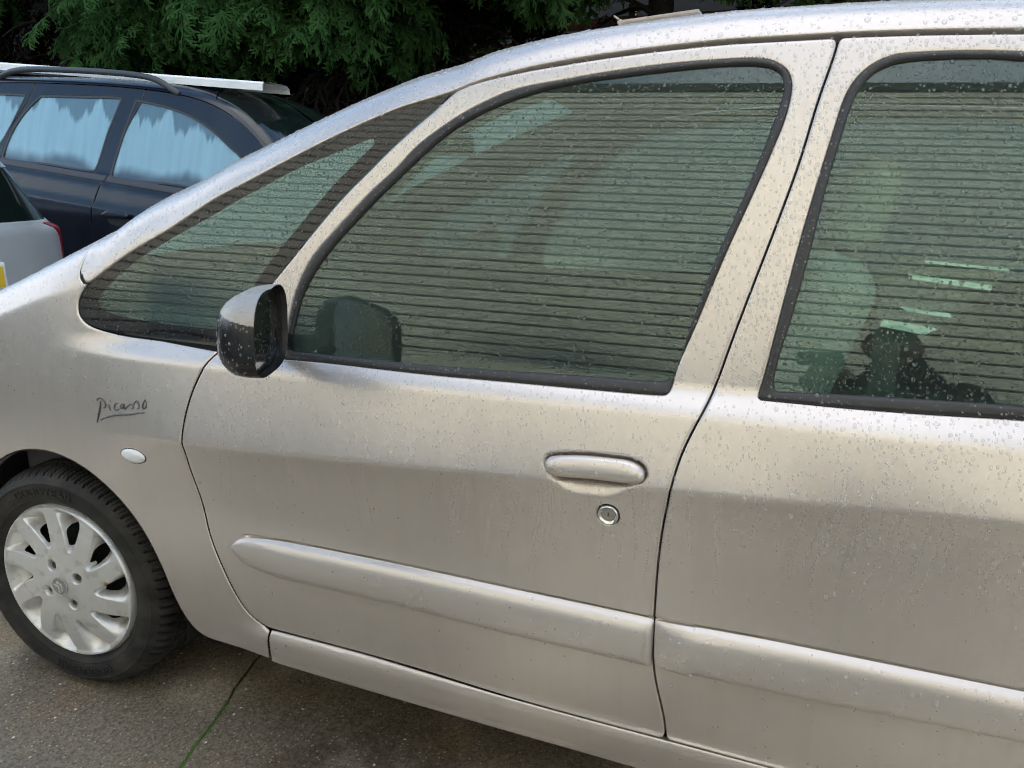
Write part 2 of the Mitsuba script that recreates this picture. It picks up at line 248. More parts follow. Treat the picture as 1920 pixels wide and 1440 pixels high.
def crease_pts(x0, x1):
    xs = np.arange(x0, x1, .007); return np.vstack([np.stack([xs + .0035 * (i % 2), zchar(xs) + o], 1) for i, o in enumerate(np.arange(-.03, .012, .0035))] +
                                                  [np.stack([xs + .0035 * (i % 2), zbelt(xs) + o], 1) for i, o in enumerate(np.arange(-.05, .02, .005))])
def panel_x(poly, fn, extra, depth=None, **k):
    """panel with extra sample points: added as tiny rings would be, through the grid"""
    e = extra[shapely.contains_xy(poly.buffer(-.0075), extra[:, 0], extra[:, 1])]
    return panel(poly, fn, depth, extra=e, **k)
def cup_pts(poly, step=.003):
    x0, y0, x1, y1 = poly.bounds; a, b = np.meshgrid(np.arange(x0 - .01, x1 + .01, step), np.arange(y0 - .01, y1 + .01, step)); return np.stack([a.ravel(), b.ravel()], 1)
e0 = edge(.0022); cd = cup_depth(cup, .034)
lockhole = Point(*LOCK).buffer(.0205, 24)
STX, STZ = [.5559, .60, .73, .99, 1.23, 1.5, 1.7, 2.06, 2.4], [.545, .553, .5598, .5631, .5618, .5586, .5637, .5632, .5625]
def strip_groove(x, s):
    """shallow dark gap that runs along the top of the rubbing strips"""
    d = s - np.interp(x, STX, STZ); return .007 * sst(.0040, .0028, d) * sst(-.004, -.001, d) * sst(.585, .61, x)
def groove_pts(x0, x1):
    xs = np.arange(x0, x1, .007); return np.vstack([np.stack([xs, np.interp(xs, STX, STZ) + o], 1) for o in (-.005, -.0015, .0005, .002, .0028, .0040, .006)])
add(CAR + '__front_door', panel_x(front_door.difference(fseal.buffer(-.001)).difference(lockhole), body, np.vstack([crease_pts(.45, 1.6), cup_pts(cup), groove_pts(.59, 1.5)]), lambda d, x, s: e0(d, x, s) + cd(x, s) + strip_groove(x, s), res=.010), PAINT, True)
# --- rear door
rear_edge = smooth_line([(2.42, float(ZJ(2.42)) - .0065), (2.50, 1.2), (2.52, .97), (2.48, .75), (2.40, .52), (2.385, .3032)])
xs = np.linspace(1.7057, 2.42, 60)
sr = sill_line[(sill_line[:, 0] > 1.5303) & (sill_line[:, 0] < 2.385)]
rear_door = Polygon(np.vstack([smooth_line(B), sr, rear_edge[::-1], np.stack([xs, ZJ(xs) - .0065], 1)[::-1]])).buffer(0).buffer(-.01).buffer(.01).buffer(-GAP)
add(CAR + '__rear_door', panel_x(rear_door.difference(rseal.buffer(-.001)), body, np.vstack([crease_pts(1.48, 2.5), groove_pts(1.5, 2.36)]), lambda d, x, s: e0(d, x, s) + strip_groove(x, s), res=.011), PAINT, True)
# --- front wing (with the foot of the windscreen pillar)
xa = np.linspace(-.30, .115, 30)
quarter = loop_poly(L['quarter'] + L['frame'][1:-2] + L['pillarlow'][::-1][:-1], .001)
wing = Polygon(np.vstack([smooth_line(A)[::-1], smooth_line(np.array(L['quarter'])[::-1][1:]), [(.152, 1.0749), (.139, float(ZJ(.139)) + .012), (.128, float(ZJ(.128)) + .035), (.121, float(ZJ(.121)) + .07)],
    np.stack([np.linspace(.118, -.88, 40), ZJ(np.linspace(.118, -.88, 40)) + .32], 1), [(-.90, .55), (-.88, .27), (-.6, .22), (-.36, .22)],
    np.stack([.352 * np.cos(np.linspace(np.pi + .25, .17, 60)), .312 + .352 * np.sin(np.linspace(np.pi + .25, .17, 60))], 1), smooth_line([(.3535, .345), (.366, .300), (.383, .262), (.40, .243), (.42, .2345), (.52, .2325), (.6196, .2367)]), [(.628, .28), (.6375, .3257)]])).buffer(0).buffer(-GAP - .0012)
wing = wing.difference(quarter.buffer(.001))
add(CAR + '__front_wing', panel_x(wing, body, crease_pts(.1, .5), edge(.0024), res=.012, flange=0), PAINT, True)
al = np.vstack([np.stack([.3525 * np.cos(np.linspace(np.pi + .2, .17, 70)), .312 + .3525 * np.sin(np.linspace(np.pi + .2, .17, 70))], 1), smooth_line([(.3545, .345), (.367, .300), (.384, .262), (.401, .2445), (.42, .236), (.52, .234), (.6196, .238)])])
an = surf_normal(body, al[:, 0], al[:, 1]); ap = body(al[:, 0], al[:, 1]) - an * .0022
add(CAR + '__front_wing__arch_lip', (np.vstack([ap, ap - an * .022]), grid_faces(2, len(al))), PAINT, True)
xb = np.linspace(-.9, -.30, 30)
bonnet = Polygon(np.vstack([np.stack([xb, ZJ(xb) + .3205], 1), np.stack([xb, ZJ(xb) + 1.0], 1)[::-1]]))
add(CAR + '__bonnet', panel(bonnet, body, lambda d, x, s: 0 * d, flange=0, res=.025), PAINT, True); mirrored(CAR + '__bonnet_001', CAR + '__bonnet')
# nose and tail close the body
def endcap(x0, x1, zs, ztop):
    V = []
    for z in zs:
        t = np.linspace(0, np.pi / 2, 16); y0 = float(S(np.array([x0]), np.array([z]))[0]); V.append(np.stack([x0 + (x1 - x0) * np.sin(t) ** .8, y0 + (.875 - y0) * (1 - np.cos(t) ** .6), t * 0 + z], 1))
    return np.vstack(V), grid_faces(len(zs), 16)
add(CAR + '__front_bumper', endcap(-.895, -1.0, np.linspace(.22, .72, 10), .72), PAINT, True); mirrored(CAR + '__front_bumper_001', CAR + '__front_bumper')
# --- roof and windscreen pillar
xr = np.linspace(.118, 3.3, 240); xi = xr[xr > 1.05]; xp = xr[xr <= 1.06]
pil = Polygon(np.vstack([[(.152, 1.0775)], np.stack([xr[xr > .16], ZJ(xr[xr > .16]) + .0005], 1), np.stack([xi, ZJ(xi) + 1.0], 1)[::-1], np.stack([xp, ZJ(xp) + .32], 1)[::-1],
    [(.123, float(ZJ(.121)) + .07), (.131, float(ZJ(.128)) + .035), (.142, float(ZJ(.139)) + .012)]])).buffer(0)
e_roof = edge(.007)
add(CAR + '__roof', panel(pil.buffer(-.001), body, lambda d, x, s: np.where(s < ZJ(x) + .05, e_roof(d, x, s), 0), res=.016, flange=.016), PAINT, True); mirrored(CAR + '__roof_001', CAR + '__roof')
xw = np.linspace(-.3, 1.05, 60)
screen = Polygon(np.vstack([np.stack([xw, ZJ(xw) + .321], 1), np.stack([xw, ZJ(xw) + 1.0], 1)[::-1]]))
add(CAR + '__windscreen', panel(screen, inset(body, .004), lambda d, x, s: 0 * d, flange=0, res=.03), GLASS, True); mirrored(CAR + '__windscreen_001', CAR + '__windscreen')
add(CAR + '__windscreen__border', panel(Polygon(np.vstack([np.stack([xw, ZJ(xw) + .322], 1), np.stack([xw, ZJ(xw) + .999], 1)[::-1]])).difference(Polygon(np.vstack([np.stack([xw[:-6], ZJ(xw[:-6]) + .42], 1)[3:], np.stack([xw[:-6], ZJ(xw[:-6]) + 1.01], 1)[3:][::-1]]))), inset(body, .007), lambda d, x, s: 0 * d, flange=0, res=.03), FRIT, True); mirrored(CAR + '__windscreen_001__border', CAR + '__windscreen__border')
liner = Polygon(np.vstack([np.stack([xi, ZJ(xi) + .01], 1), np.stack([xi, ZJ(xi) + 1.0], 1)[::-1]]))
scene['m_headliner'] = two(pr((0.16, 0.16, 0.15), .9))
add(CAR + '__headliner', panel(liner, inset(body, .035), lambda d, x, s: 0 * d, flange=0, res=.03), 'm_headliner', True); mirrored(CAR + '__headliner_001', CAR + '__headliner')
# --- quarter window with its black border
inner = loop_poly(L['frit'], .008)
add(CAR + '__quarter_window', panel(inner, inset(body, .0025), lambda d, x, s: 0 * d, flange=0, res=.014), MISTED, True)
add(CAR + '__quarter_window__border', panel(quarter.buffer(-.001).difference(inner), inset(body, .0025), lambda d, x, s: 0 * d, flange=0, res=.012), FRIT, True)
labels[CAR + '__quarter_window'] = {'label': 'triangular fixed window ahead of the front door'}
# --- windows of the doors
def window(door, seal, glass):
    add(door + '__window', panel(glass.buffer(.010), inset(body, .0045), lambda d, x, s: 0 * d, flange=0, res=.012), MISTED, True)
    ring = seal.buffer(-.0015).difference(glass)
    sd = lambda d, x, s: .0025 - .0065 * np.sqrt(np.clip(1 - (1 - np.minimum(d / .008, 1)) ** 2, 0, 1))
    add(door + '__window_seal', panel(ring, body, sd, flange=.006, res=.006, rings=(.0008, .002, .004)), RUBBER, True)
window(CAR + '__front_door', fseal, fglass); window(CAR + '__rear_door', rseal, rglass)
# --- rubbing strips, sill
def prof(v): return PchipInterpolator([-.05, 0, .06, .18, .35, .55, .8, .93, 1.0, 1.05], [.10, .15, .50, .82, .97, 1.0, .92, .80, .45, .2])(np.clip(v, -.05, 1.05))
fm, rm = loop_poly(L['fmould'], .004, .003), loop_poly(L['rmould'][:3] + [(2.36, .5625), (2.375, .55), (2.375, .49), (2.36, .483)] + L['rmould'][3:], .003, .003)
def strip_depth(d, x, s):
    zt = np.interp(x, [.5559, .60, .73, .99, 1.23, 1.5, 1.7, 2.06, 2.4], [.545, .553, .5598, .5631, .5618, .5586, .5637, .5632, .5625]); zb = np.interp(x, [.5559, .62, .69, .92, 1.23, 1.5, 1.56, 1.72, 2.07, 2.4], [.497, .4796, .4714, .473, .4669, .466, .4672, .4682, .4781, .482])
    h = .019 * prof((zt - s) / (zt - zb)) * np.sqrt(np.clip(1 - (1 - np.minimum(d / .016, 1)) ** 2, 0.02, 1)) * (0.55 + .45 * sst(.55, .75, x))
    return -h
def strip_depth_rear(d, x, s): 
    t = np.clip((x - 1.503) / .054, 0, 1); return strip_depth(np.where(x < 1.57, .02, d), x, s) * (.30 + .70 * t ** .8)
add(CAR + '__front_door__rubbing_strip', panel(fm, body, strip_depth, flange=.006, res=.007, bstep=.004, rings=(.0006, .0015, .003, .005, .007)), STRIP, True)
add(CAR + '__rear_door__rubbing_strip', panel(rm, body, strip_depth_rear, flange=.006, res=.007, bstep=.004, rings=(.0006, .0015, .003, .005, .007)), STRIP, True)
sx_ = np.linspace(.6395, 2.39, 120); stz = np.interp(sx_, sill_line[:, 0], sill_line[:, 1]) - .0010; sbz = np.interp(sx_, [.62, .89, 1.22, 1.39, 1.51, 2.4], [.2315, .2255, .2205, .2185, .2155, .212])
sill = Polygon(np.vstack([np.stack([sx_, stz], 1), np.stack([sx_, sbz], 1)[::-1], [(.6245, .2315), (.632, .28)]]))
def sill_depth(d, x, s):
    zt = np.interp(x, sx_, stz); zb = np.interp(x, sx_, sbz); v = (zt - s) / (zt - zb)
    return e0(d, x, s) - .0022 * ((v > .84) & (v < .96))
add(CAR + '__sill', panel(sill, body, sill_depth, flange=.03, res=.007), PAINT, True)
# --- handle and lock
hd = lambda d, x, s: -.004 - .011 * np.sqrt(np.clip(1 - (1 - np.minimum(d / .016, 1)) ** 2, 0, 1))
add(CAR + '__front_door__handle', panel(handle.buffer(-.0028), body, hd, flange=.012, res=.004, bstep=.003, rings=(.0004, .001, .002, .004, .006)), PAINT, True)
def frame_at(x, s, off=0.0):
    X, Z = np.array([x]), np.array([s]); n = surf_normal(body, X, Z)[0]; u = np.array([1.0, 0, 0]); u -= n * (u @ n); u /= np.linalg.norm(u); w = np.cross(n, u) * -1
    if w[2] < 0: w = -w
    return body(X, Z)[0] + n * off, u, w, n
def lathe(prof_, n=48):
    """profile (radius, height) turned about its axis; returns local (u, w, n) coordinates"""
    p = np.asarray(prof_, float); t = np.arange(n) * 2 * np.pi / n
    v = np.stack([p[:, :1] * np.cos(t), p[:, :1] * np.sin(t), np.repeat(p[:, 1:2], n, 1)], -1).reshape(-1, 3)
    return v, grid_faces(len(p), n, True)
def put(mesh, o, u, w, n): return mesh[0] @ np.stack([u, w, n]) + o, mesh[1]
o, u, w, n = frame_at(*LOCK)
add(CAR + '__front_door__lock', put(lathe([(.0185, -.012), (.0185, .0015), (.0178, .003), (.0166, .0035), (.0130, .0012), (.0125, -.001)]), o, u, w, n), CHROME, 50)
add(CAR + '__front_door__lock_barrel', put(lathe([(.0128, -.0012), (.0088, -.0008), (.0086, .0003), (.0068, .0003), (.0066, -.0008), (0, -.0008)]), o, u, w, n), STEEL, 30)
add(CAR + '__front_door__keyhole', put(bx((0, 0, -.0006), (.0016, .0075, .0012)), o, u, w, n), BLACK)
# --- indicator lamp, script badge
o, u, w, n = frame_at(.300, .699)
t = np.linspace(0, np.pi / 2, 9)
dome = lathe([(math.cos(a), math.sin(a)) for a in t], 40); dome = (dome[0] * np.array([.0365, .0172, .010]), dome[1])
add(CAR + '__indicator_lamp', put(dome, o - n * .0005 - w * 0.0, u, w, n), LAMPW, True)
add(CAR + '__indicator_lamp__gasket', put((lathe([(1.07, -.2), (1.06, .08), (1.0, .10)], 40)[0] * np.array([.0365, .0175, .010]), lathe([(1, 0), (1, 1), (1, 1)], 40)[1]), o, u, w, n), RUBBER, True)
STROKES = [[(.1964,.8154),(.199,.8211),(.2065,.8223),(.2159,.8207),(.2229,.8145),(.2255,.8071),(.2186,.8008)],[(.2071,.8158),(.2061,.8033),(.1987,.7804),(.1927,.7639)],[(.2353,.8113),(.2394,.7971)],[(.238,.8201),(.2421,.8191)],
    [(.2659,.8172),(.2597,.8172),(.254,.8104),(.2534,.8026),(.2606,.8012),(.2703,.8062)],[(.2804,.8181),(.2738,.8127),(.2754,.806),(.2841,.8124),(.2857,.821),(.2877,.8059),(.2954,.8137),(.3071,.8212)],[(.3071,.8212),(.317,.817),(.3177,.8133),(.3116,.8118)],
    [(.3172,.8208),(.3279,.8318),(.3344,.8228),(.335,.816),(.3289,.8138)],[(.3531,.8369),(.3466,.8257),(.3451,.8172),(.3521,.8173),(.3585,.8255),(.3558,.8305),(.3531,.8369)],[(.2053,.7718),(.2383,.7845),(.2723,.7928),(.3055,.7981),(.3323,.8043),(.3525,.8083)]]
ms = []
for k, st in enumerate(STROKES):
    c = smooth_line(st, .0012) if len(st) > 2 else np.linspace(st[0], st[1], 6); q = np.linspace(0, 1, len(c)); r = .00165 * (.55 + .6 * np.sin(np.pi * np.clip(q, .08, .92))) * (1.25 if k in (0, 1, 9) else 1.0)
    P3 = body(c[:, 0], c[:, 1]) + surf_normal(body, c[:, 0], c[:, 1]) * .0006; ms.append(tube(P3, r, 7))
add(CAR + '__script_badge', cat(ms), BADGE, 60); labels[CAR + '__script_badge'] = {'label': 'dark handwritten script badge on the front wing'}
# --- inner trim, floor, pillars' inner sides
xt = np.linspace(.15, 3.2, 60)
trim_poly = unary = shapely.union_all([front_door.buffer(.004), rear_door.buffer(.004)]).difference(fglass.buffer(.004)).difference(rglass.buffer(.004))
add(CAR + '__door_trim', panel(trim_poly, inset(body, .045), lambda d, x, s: 0 * d, flange=0, res=.03), TRIM, True); mirrored(CAR + '__door_trim_001', CAR + '__door_trim')
qtrim = wing.intersection(box(.36, .2, .66, 1.0)).buffer(.004)
add(CAR + '__wing_liner', panel(qtrim, inset(body, .045), lambda d, x, s: 0 * d, flange=0, res=.03), BLACK, True)
add(CAR + '__pillar_liner', panel(Polygon(np.vstack([np.stack([xp, ZJ(xp) + .012], 1), np.stack([xp, ZJ(xp) + .318], 1)[::-1]])).buffer(-.001), inset(body, .03), lambda d, x, s: 0 * d, flange=0, res=.02), TRIM, True)
add(CAR + '__floor', cat([bx((1.25, .875, .235), (3.4, 1.5, .05))]), BLACK)
# --- rear quarter and tail
rq = Polygon(np.vstack([rear_edge, [(2.385, .22), (2.40, .22)], np.stack([2.76 - .352 * np.cos(np.linspace(-.25, np.pi + .25, 50)), .312 + .352 * np.sin(np.linspace(-.25, np.pi + .25, 50))], 1), [(3.2, .22), (3.3, .24), (3.3, float(ZJ(3.3)) - .004)],
    np.stack([np.linspace(3.29, 2.43, 20), ZJ(np.linspace(3.29, 2.43, 20)) - .004], 1)])).buffer(0).buffer(-GAP)
rqw = loop_poly([(2.56, 1.02), (2.95, 1.05), (3.05, 1.12), (2.98, 1.30), (2.85, 1.40), (2.6, 1.43), (2.55, 1.40), (2.58, 1.2)], .02)
add(CAR + '__rear_quarter', panel(rq.difference(rqw), body, edge(.004), res=.022), PAINT, True)
add(CAR + '__rear_quarter__window', panel(rqw.buffer(.003), inset(body, .004), lambda d, x, s: 0 * d, flange=0, res=.03), GLASS, True)
add(CAR + '__tailgate', endcap(3.295, 3.42, np.linspace(.22, 1.385, 14), 1.4), PAINT, True); mirrored(CAR + '__tailgate_001', CAR + '__tailgate')
zc_ = np.linspace(0, 1, 12); capv = body(np.full(12, 3.295), ZJ(3.295) + zc_)
# --- far side: the same parts mirrored
for k in ('front_door', 'front_door__window', 'front_door__window_seal', 'front_door__rubbing_strip', 'front_door__handle', 'rear_door', 'rear_door__window', 'rear_door__window_seal', 'rear_door__rubbing_strip', 'front_wing', 'sill', 'quarter_window', 'quarter_window__border', 'rear_quarter', 'rear_quarter__window', 'pillar_liner'):
    a, *b = k.split('__'); mirrored('__'.join([CAR, a + '_001', *b]), CAR + '__' + k)
for k in ('front_door_001__window', 'rear_door_001__window', 'quarter_window_001', 'windscreen', 'windscreen_001'): scene[CAR + '__' + k]['bsdf'] = {'type': 'ref', 'id': FOGGED}
labels[CAR]['label'] = 'large beige silver car beaded with rain, filling the foreground, ribbed wall mirrored in its windows'
mat('wheelgrey', pr((0.20, 0.205, 0.21), .45))
# ------------------------------------------------------------------ wheels
W = CAR + '__front_wheel'
TP = np.array([(.204, .094), (.2095, .080), (.2145, .073), (.2225, .066), (.2285, .0625), (.2295, .0605), (.2335, .0605), (.2345, .0600), (.245, .0565), (.258, .0555), (.269, .0570), (.2702, .0555), (.2735, .0560), (.2747, .0590), (.282, .0630), (.289, .0690), (.295, .0760), (.3005, .0850), (.3045, .096), (.3063, .107),
    (.3070, .118), (.3071, .1185), (.3072, .125), (.3073, .1255), (.3078, .140), (.308, .1465), (.308, .147), (.308, .1545), (.308, .155), (.3075, .168), (.307, .1755), (.307, .176), (.3065, .183), (.3065, .1835), (.306, .196), (.303, .21), (.296, .222), (.275, .24), (.24, .245), (.196, .22)])
NT = 864
th = np.arange(NT) * 2 * np.pi / NT
RR, TT = np.meshgrid(np.arange(len(TP)), th, indexing='ij'); rr, yy = TP[RR, 0].copy(), TP[RR, 1].copy()
groove = lambda y: (np.abs(y - .1218) < .0036) | (np.abs(y - .1508) < .0038) | (np.abs(y - .1797) < .0038)
sh = sst(.286, .296, rr) * (yy < .116); ph = (TT * 72 / (2 * np.pi) + (yy - .08) * 9) % 1.0; ph2 = (TT * 72 / (2 * np.pi) + .5 + (yy - .08) * 9) % 1.0
rr -= sh * (.0095 * ((ph < .17) | (ph > .95)) + .003 * (ph2 < .1))
phc = (TT * 90 / (2 * np.pi) + yy * 14) % 1.0; mid = (yy > .12) & (rr > .3); rr -= mid * .0055 * (phc < .14)
rr -= groove(yy) * .0065 * (rr > .29)
v = np.stack([rr * np.cos(TT), yy, .308 + rr * np.sin(TT)], -1).reshape(-1, 3)
add(W + '__tyre', (v, grid_faces(len(TP), NT, True)[:, ::-1]), TYRE, 40)
def ring_text(text, R, a_mid, h, flip=False, depth=.0016, bold=True):
    m = meshkit.text_mesh(text, h, depth, bold); p = np.array(m.vertices); x = p[:, 0] * 1.22; x -= (x.min() + x.max()) / 2
    # split long triangles is not needed: letters are small against the arc
    r = R + (p[:, 1] - h / 2); a = math.radians(a_mid) - x / R
    y = np.interp(r, TP[:19, 0], TP[:19, 1]) - .0005 - p[:, 2]
    return np.stack([r * np.cos(a), y, .308 + r * np.sin(a)], 1), np.array(m.faces)
add(W + '__tyre__lettering', ring_text('GOODYEAR', .2525, 96, .0205), LETTER); add(W + '__tyre__lettering_001', ring_text('GOODYEAR', .2525, 276, .0205), LETTER)
labels[W + '__tyre__lettering'] = {'label': 'raised maker lettering on the tyre wall'}
# wheel trim with ten swirling scoops
NR, NA = 64, 1080
rg = np.r_[0, np.linspace(.012, .2035, NR - 1)]; GS = 1.045; ag = np.arange(NA) * 2 * np.pi / NA
R_, A_ = np.meshgrid(rg, ag, indexing='ij'); tt = (R_ - .098) / (.189 - .098)
dep = np.zeros_like(R_); HOLE = np.zeros_like(R_)
for k in range(10):
    ac = np.radians(105 + 36 * k + 8.5 * np.clip(tt, -.3, 1.2)); hw = np.radians(3.6 + 9.4 * np.clip(tt, 0, 1.1) ** .7)
    a = (A_ - ac + np.pi) % (2 * np.pi) - np.pi; q = a / hw
    along = sst(-.02, .14, tt) * sst(1.12, .70, tt)
    sec = np.clip(1 - np.abs((q - .30) / 1.22) ** 2.2, 0, 1) * (np.abs(q) < 1.6)
    sec = sst(-1.05, .15, q) * sst(1.0, .68, q); hole = sst(.03, .16, tt) * sst(.72, .40, tt) * sst(-.60, -.05, q) * sst(1.0, .76, q)
    dep = np.maximum(dep, .042 * along * sec); HOLE = np.maximum(HOLE, hole)
face = .050 + .40 * R_ ** 2 + .006 * sst(.06, .0, R_) * -1 + .0035 * sst(.186, .1935, R_) * -1 + .012 * sst(.198, .2035, R_)
BOLT = np.radians([117, 27, -63, -153])
for b in BOLT:
    dx, dz = R_ * np.cos(A_) - .054 * math.cos(b), R_ * np.sin(A_) - .054 * math.sin(b); face = face + .016 * sst(.0150, .0105, np.hypot(dx, dz))
yv = face + dep; v = np.stack([GS * R_ * np.cos(A_), yv, .308 + GS * R_ * np.sin(A_)], -1).reshape(-1, 3); f = grid_faces(NR, NA, True)[:, ::-1]
def clip_mesh(v, f, h):
    """keeps the part of the mesh where h < 0, cutting triangles cleanly"""
    hv = h[f]; keep = list(f[(hv < 0).all(1)]); V = list(v); E = {}
    def cutp(a, b):
        k = (min(a, b), max(a, b))
        if k not in E: t_ = h[a] / (h[a] - h[b]); V.append(v[a] + (v[b] - v[a]) * t_); E[k] = len(V) - 1
        return E[k]
    for t3 in f[(hv < 0).any(1) & (hv >= 0).any(1)]:
        pl = []
        for a, b in zip(t3, np.roll(t3, -1)):
            if h[a] < 0: pl.append(a)
            if (h[a] < 0) != (h[b] < 0): pl.append(cutp(a, b))
        for q_ in range(1, len(pl) - 1): keep.append((pl[0], pl[q_], pl[q_ + 1]))
    return np.array(V), np.array(keep)
v, f = clip_mesh(v, f, HOLE.reshape(-1) - .36)
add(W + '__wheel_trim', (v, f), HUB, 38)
add(W + '__brake_drum', cat([lathe_y for lathe_y in [(np.c_[lathe([(0, .13), (.19, .13), (.19, .19)], 40)[0]][:, [0, 2, 1]] + [0, 0, .308], lathe([(0, .13), (.19, .13), (.19, .19)], 40)[1])]]), BLACK)
for i, b in enumerate(BOLT):
    m = lathe([(.0085, 0), (.0085, -.008), (.007, -.010), (0, -.010)], 6); add(W + '__lug_bolt' + ('_%03d' % i if i else ''), (m[0][:, [0, 2, 1]] + [.054 * math.cos(b), .0665, .308 + .054 * math.sin(b)], m[1]), DARKSTEEL)
chev = []
C, Sn = math.cos(math.radians(-52)), math.sin(math.radians(-52))
for o_ in (-.0035, .0052):
    for s_ in (-1, 1):
        m = bx((s_ * .0052, o_ - abs(.0052) * .62, 0), (.0125, .0042, .0022), .0004, rot([0, 0, 1], -s_ * 32)); chev.append(m)
ring_ = lathe([(.0172, .0), (.0172, -.0012), (.0182, -.0012), (.0182, 0)], 48)
em = cat(chev + [ring_]); e = em[0] * [1.35, 1.35, 1.0]; e = np.stack([e[:, 0] * C - e[:, 1] * Sn, e[:, 2] + .0437 + .4 * 0, .308 + e[:, 0] * Sn + e[:, 1] * C], 1)
add(W + '__wheel_trim__emblem', (e, em[1]), CHROME, 30); dm = lathe([(.0232, .0005), (.0232, -.0006), (0, -.0006)], 48); add(W + '__wheel_trim__emblem_recess', (dm[0][:, [0, 2, 1]] + [0, .0437, .308], dm[1]), 'm_wheelgrey'); labels[W + '__wheel_trim__emblem'] = {'label': 'double chevron emblem in the middle of the wheel trim'}
vs = tube([(.137, .075, .333), (.139, .060, .334), (.1405, .052, .3345)], .0042, 10); add(W + '__valve', vs, BRASS, 40)
for k_ in [k_ for k_ in scene if k_.startswith(W)]: scene[k_]['to_world'] = T().translate([-.015, .126, -.004]) @ T().rotate([0, 0, 1], 2.8) @ T().translate([0, -.15, 0])
RW = CAR + '__rear_wheel'
for src, dst in (('tyre', 'tyre'), ('wheel_trim', 'wheel_trim'), ('brake_drum', 'brake_drum')): scene[RW + '__' + dst] = {**scene[W + '__' + src], 'to_world': T().translate([2.76, 0, 0])}
for nm, x_ in (('front_wheel_001', 0), ('rear_wheel_001', 2.76)):
    scene[CAR + '__' + nm + '__tyre'] = {**scene[W + '__tyre'], 'to_world': T().translate([x_, 0, 0]) @ MIRROR_Y}; scene[CAR + '__' + nm + '__wheel_trim'] = {**scene[W + '__wheel_trim'], 'to_world': T().translate([x_, 0, 0]) @ MIRROR_Y}
def arch_liner(x0):
    a = np.linspace(-.3, np.pi + .3, 40); rows = [np.stack([x0 + .368 * np.cos(a), a * 0 + y, .312 + .368 * np.sin(a)], 1) for y in (.055, .30, .36)]; rows.append(np.stack([x0 + .05 * np.cos(a), a * 0 + .36, .312 + .05 * np.sin(a)], 1)); return np.vstack(rows), grid_faces(4, 40)
add(CAR + '__arch_liner', arch_liner(0), BLACK); add(CAR + '__arch_liner_001', arch_liner(2.76), BLACK)
# ------------------------------------------------------------------ wing mirror
M = CAR + '__wing_mirror'
th_m = math.radians(20); mn = np.array([math.cos(th_m), math.sin(th_m), 0]); mw = np.array([-math.sin(th_m), math.cos(th_m), 0]); mu = np.array([0, 0, 1.0]); mc = np.array([.792, -.082, 1.043])
ang = np.linspace(0, 2 * np.pi, 241)[:-1]
def rim(a):
    ca, sa = np.cos(a), np.sin(a); n_ = 3.3; r = (np.abs(ca / .098) ** n_ + np.abs(sa / .075) ** n_) ** (-1 / n_); x, y = r * ca, r * sa
    return x + .012 * (y / .075), y + np.where(x > 0, .16, -.10) * x * (y > 0) - .015 * (x / .098) ** 2 * (y > 0)
mx, my = rim(ang)
def shell(scale, back, shiftw, shiftz): return mc + np.outer(mx * scale + shiftw, mw) + np.outer(my * scale + shiftz, mu) - mn * back
ts = np.linspace(0, 1, 48); rings_ = [shell(.965, .010, 0, 0), shell(.985, -.001, 0, 0)] + [shell((1 - t_ ** 3.0) ** .5 if t_ < 1 else 0.02, .098 * t_, .020 * t_, -.006 * t_) for t_ in ts]
vm = np.vstack(rings_); fm_ = grid_faces(len(rings_), 240, True)
cz = vm[fm_].mean(1); rel = cz - mc; line = .036 + .10 * (rel @ -mn) + .012 * (rel @ mw) / .1
iscap = (rel @ mu > line) & (np.arange(len(fm_)) % (len(fm_) // 2) >= 240)
add(M + '__housing', (vm, fm_[~iscap]), BPLAST, 35)
capv = mc + (vm - mc) * 1.012; add(M + '__cap', (capv, fm_[iscap]), CAPM, 35)
labels[M + '__cap'] = {'label': 'silver painted upper shell of the mirror'}
gv = np.vstack([mc[None] - mn * .017, mc + np.outer(mx * .93, mw) + np.outer(my * .93, mu) - mn * .017]); k = np.arange(240); gf = np.stack([k * 0, k + 1, (k + 1) % 240 + 1], 1)
add(M + '__glass', (gv, gf), MIRROR)
well = np.vstack([shell(.965, .010, 0, 0), shell(.95, .022, 0, 0), shell(.1, .023, 0, 0)]); add(M + '__well', (well, grid_faces(3, 240, True)), BPLAST)
arm = m3.Manifold.hull_points(np.array([mc + mw * .075 - mn * a + mu * b for a in (.015, .055) for b in (-.035, -.01)] + [[.715 + a, .055, .985 + b] for a in (-.03, .02) for b in (-.012, .020)]))
add(M + '__arm', man(arm), BPLAST, 30)
# ------------------------------------------------------------------ inside
def rbox(c, s, r, R=None):
    h = np.asarray(s) / 2 - r; ico = tm(trimesh.creation.icosphere(2, r))[0]; pts = np.vstack([ico + h * np.array([a, b, d]) for a in (-1, 1) for b in (-1, 1) for d in (-1, 1)]); v, f = man(m3.Manifold.hull_points(pts))
    if R is not None: v = v @ np.asarray(R).T
    return v + np.asarray(c), f
def seat(name, y, x=1.22):
    k = CAR + '__' + name; Rb = rot([0, 1, 0], 18)
    add(k + '__cushion', rbox((x, y, .56), (.52, .50, .16), .06), FABRIC, 40); add(k + '__backrest', rbox((x + .33, y, .88), (.15, .48, .62), .06, Rb), FABRIC, 40)
    add(k + '__headrest', rbox((x + .45, y, 1.265), (.10, .27, .18), .045, Rb), FABRIC, 40)
    
    for s_, q_ in ((-1, ''), (1, '_001')): add(k + '__headrest_post' + q_, tube([(x + .41, y + s_ * .06, 1.13), (x + .44, y + s_ * .06, 1.22)], .006), STEEL)
seat('front_seat', .47, 1.33); seat('front_seat_001', 1.27); seat('rear_seat', .42, 2.08); seat('rear_seat_001', .875, 2.08); seat('rear_seat_002', 1.33, 2.08)
